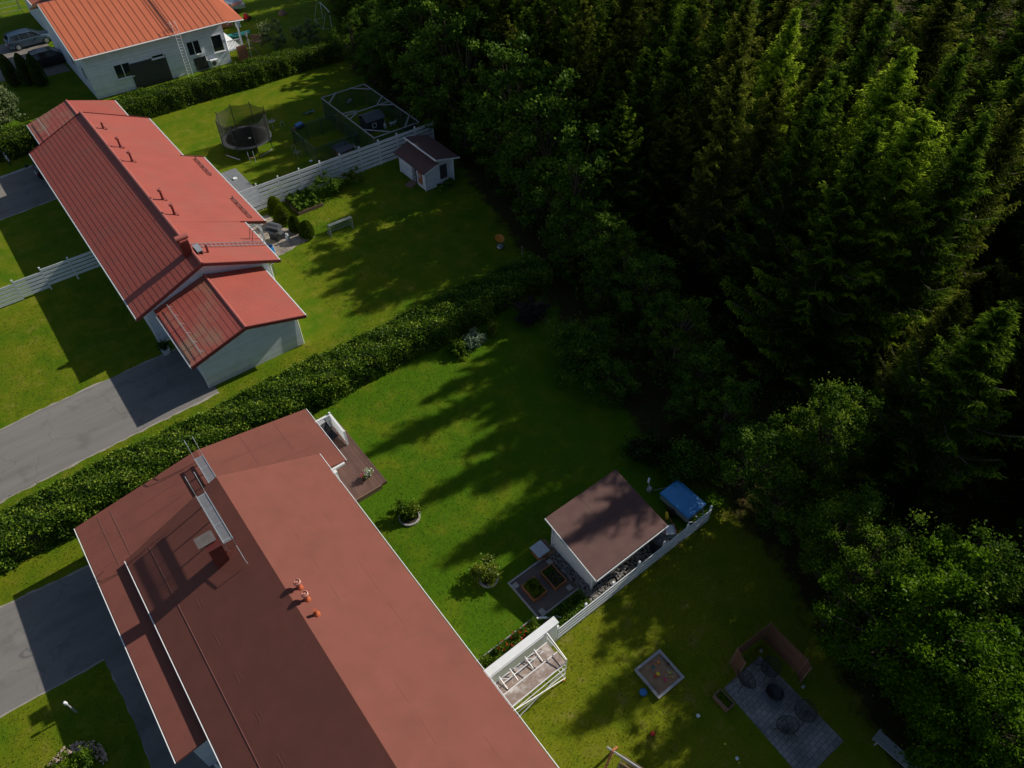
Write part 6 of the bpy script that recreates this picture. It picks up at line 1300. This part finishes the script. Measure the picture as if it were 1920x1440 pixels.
# ---- cars
def car(label, loc, rz, paint, estate=True):
    H = thing('parked_car', label, 'car', loc, rz)
    # stations along x: (x, half width, z sill, z belt)
    S_ = [(-2.28, .72, .42, .70), (-2.2, .82, .30, .88), (-1.9, .88, .24, .94), (-1.0, .90, .22, .93), (0, .90, .22, .92), (.9, .90, .22, .92), (1.5, .88, .24, .86), (2.05, .82, .27, .76), (2.28, .62, .36, .62)]
    vs = []
    for x, w_, z0, z1 in S_: vs += [(x, -w_ * .92, z0), (x, -w_, (z0 + z1) / 2), (x, -w_ * .95, z1 - .04), (x, -w_ * .75, z1 + .02), (x, w_ * .75, z1 + .02), (x, w_ * .95, z1 - .04), (x, w_, (z0 + z1) / 2), (x, w_ * .92, z0)]
    k = 8; b = MB(); b.add(vs, [(i * k + j, i * k + (j + 1) % k, (i + 1) * k + (j + 1) % k, (i + 1) * k + j) for i in range(len(S_) - 1) for j in range(k)] + [tuple(range(k)), tuple(range((len(S_) - 1) * k, len(S_) * k))]); b.build('body', paint, H, smooth=True)
    xr = -2.1 if estate else -1.75
    R_ = [(xr, .70, .93), (xr + .22, .60, 1.36), (-.9, .60, 1.46), (.1, .60, 1.46), (.45, .60, 1.40), (1.15, .70, .93)]
    vs = []
    for x, w_, z in R_: vs += [(x, -.78, .93), (x, -w_, z), (x, w_, z), (x, .78, .93)]
    b = MB(); b.add(vs, [(i * 4 + j, i * 4 + j + 1, (i + 1) * 4 + j + 1, (i + 1) * 4 + j) for i in range(len(R_) - 1) for j in (0, 2)] + [(0, 1, 2, 3), (20, 21, 22, 23)]); b.build('window_glass', M['glass'], H)
    b = MB()
    for i in (1, 2, 3): 
        (xa, wa, za), (xb, wb, zb) = R_[i], R_[i + 1]; b.add([(xa, -wa - .015, za + .005), (xb, -wb - .015, zb + .005), (xb, wb + .015, zb + .005), (xa, wa + .015, za + .005)], [(0, 1, 2, 3)])
    for s in (-1, 1):
        for x in (xr + .28, -.98, .02): b.bar((x, s * .795, .93), (x + .02, s * .615, 1.43), .09, .03)
        b.bar((xr, s * .79, .93), (xr + .22, s * .62, 1.38), .09, .05); b.bar((1.15, s * .79, .93), (.45, s * .62, 1.42), .06, .05); b.bar((xr + .2, s * .61, 1.38), (-.9, s * .62, 1.46), .05); b.bar((-.9, s * .62, 1.46), (.45, s * .62, 1.42), .05)
    b.build('roof', paint, H)
    b = MB(); b.add([(.47, -.60, 1.405), (.47, .60, 1.405), (1.17, .70, .945), (1.17, -.70, .945)], [(0, 1, 2, 3)]); b.build('windscreen', M['glass'], H)
    for x in (-1.42, 1.42):
        for s in (-1, 1):
            w_ = MB(); w_.tube((x, s * .72, .32), (x, s * .92, .32), .32, n=22); o = w_.build('wheel', M['black'], H); r_ = MB(); r_.tube((x, s * .921, .32), (x, s * .935, .32), .20, n=5); r_.tube((x, s * .921, .32), (x, s * .928, .32), .22, n=20); r_.build('rim', M['galv'], o)
    for s in (-1, 1):
        b = MB(); b.box(-2.27, min(s * .55, s * .8), .66, -2.16, max(s * .55, s * .8), .84); b.build('tail_light', M['taillight'], H); b = MB(); b.box(2.08, min(s * .5, s * .74), .60, 2.24, max(s * .5, s * .74), .70); b.build('headlight', M['galv'], H)
        b = MB(); b.box(.72, min(s * .9, s * 1.05), .92, .86, max(s * .9, s * 1.05), 1.04); b.build('mirror', paint, H)
    b = MB(); b.box(-2.34, -.26, .50, -2.285, .26, .62); b.build('number_plate', M['white'], H)
M['taillight'] = mat('red_tail_lamp', (.30, .01, .01), .2)
M['silver'] = mat('blue_silver_car_paint', (.11, .165, .22), .28, .03, metal=.5)
M['darkcar'] = mat('dark_grey_car_paint', (.05, .052, .055), .25, .03, metal=.5)
M['blackcar'] = mat('black_car_paint', (.012, .012, .014), .2, .03)
car('silver-blue estate car parked beside the house at the top left', (8.7, 94.6, .01), R(3), M['silver'])
car('dark grey hatchback parked behind the pointed thujas at the top left', (9.1, 88.2, .01), R(2), M['darkcar'], False)
car('black car half hidden under the eave of the red tiled house', (4.4, 65.6, .01), R(0), M['blackcar'])
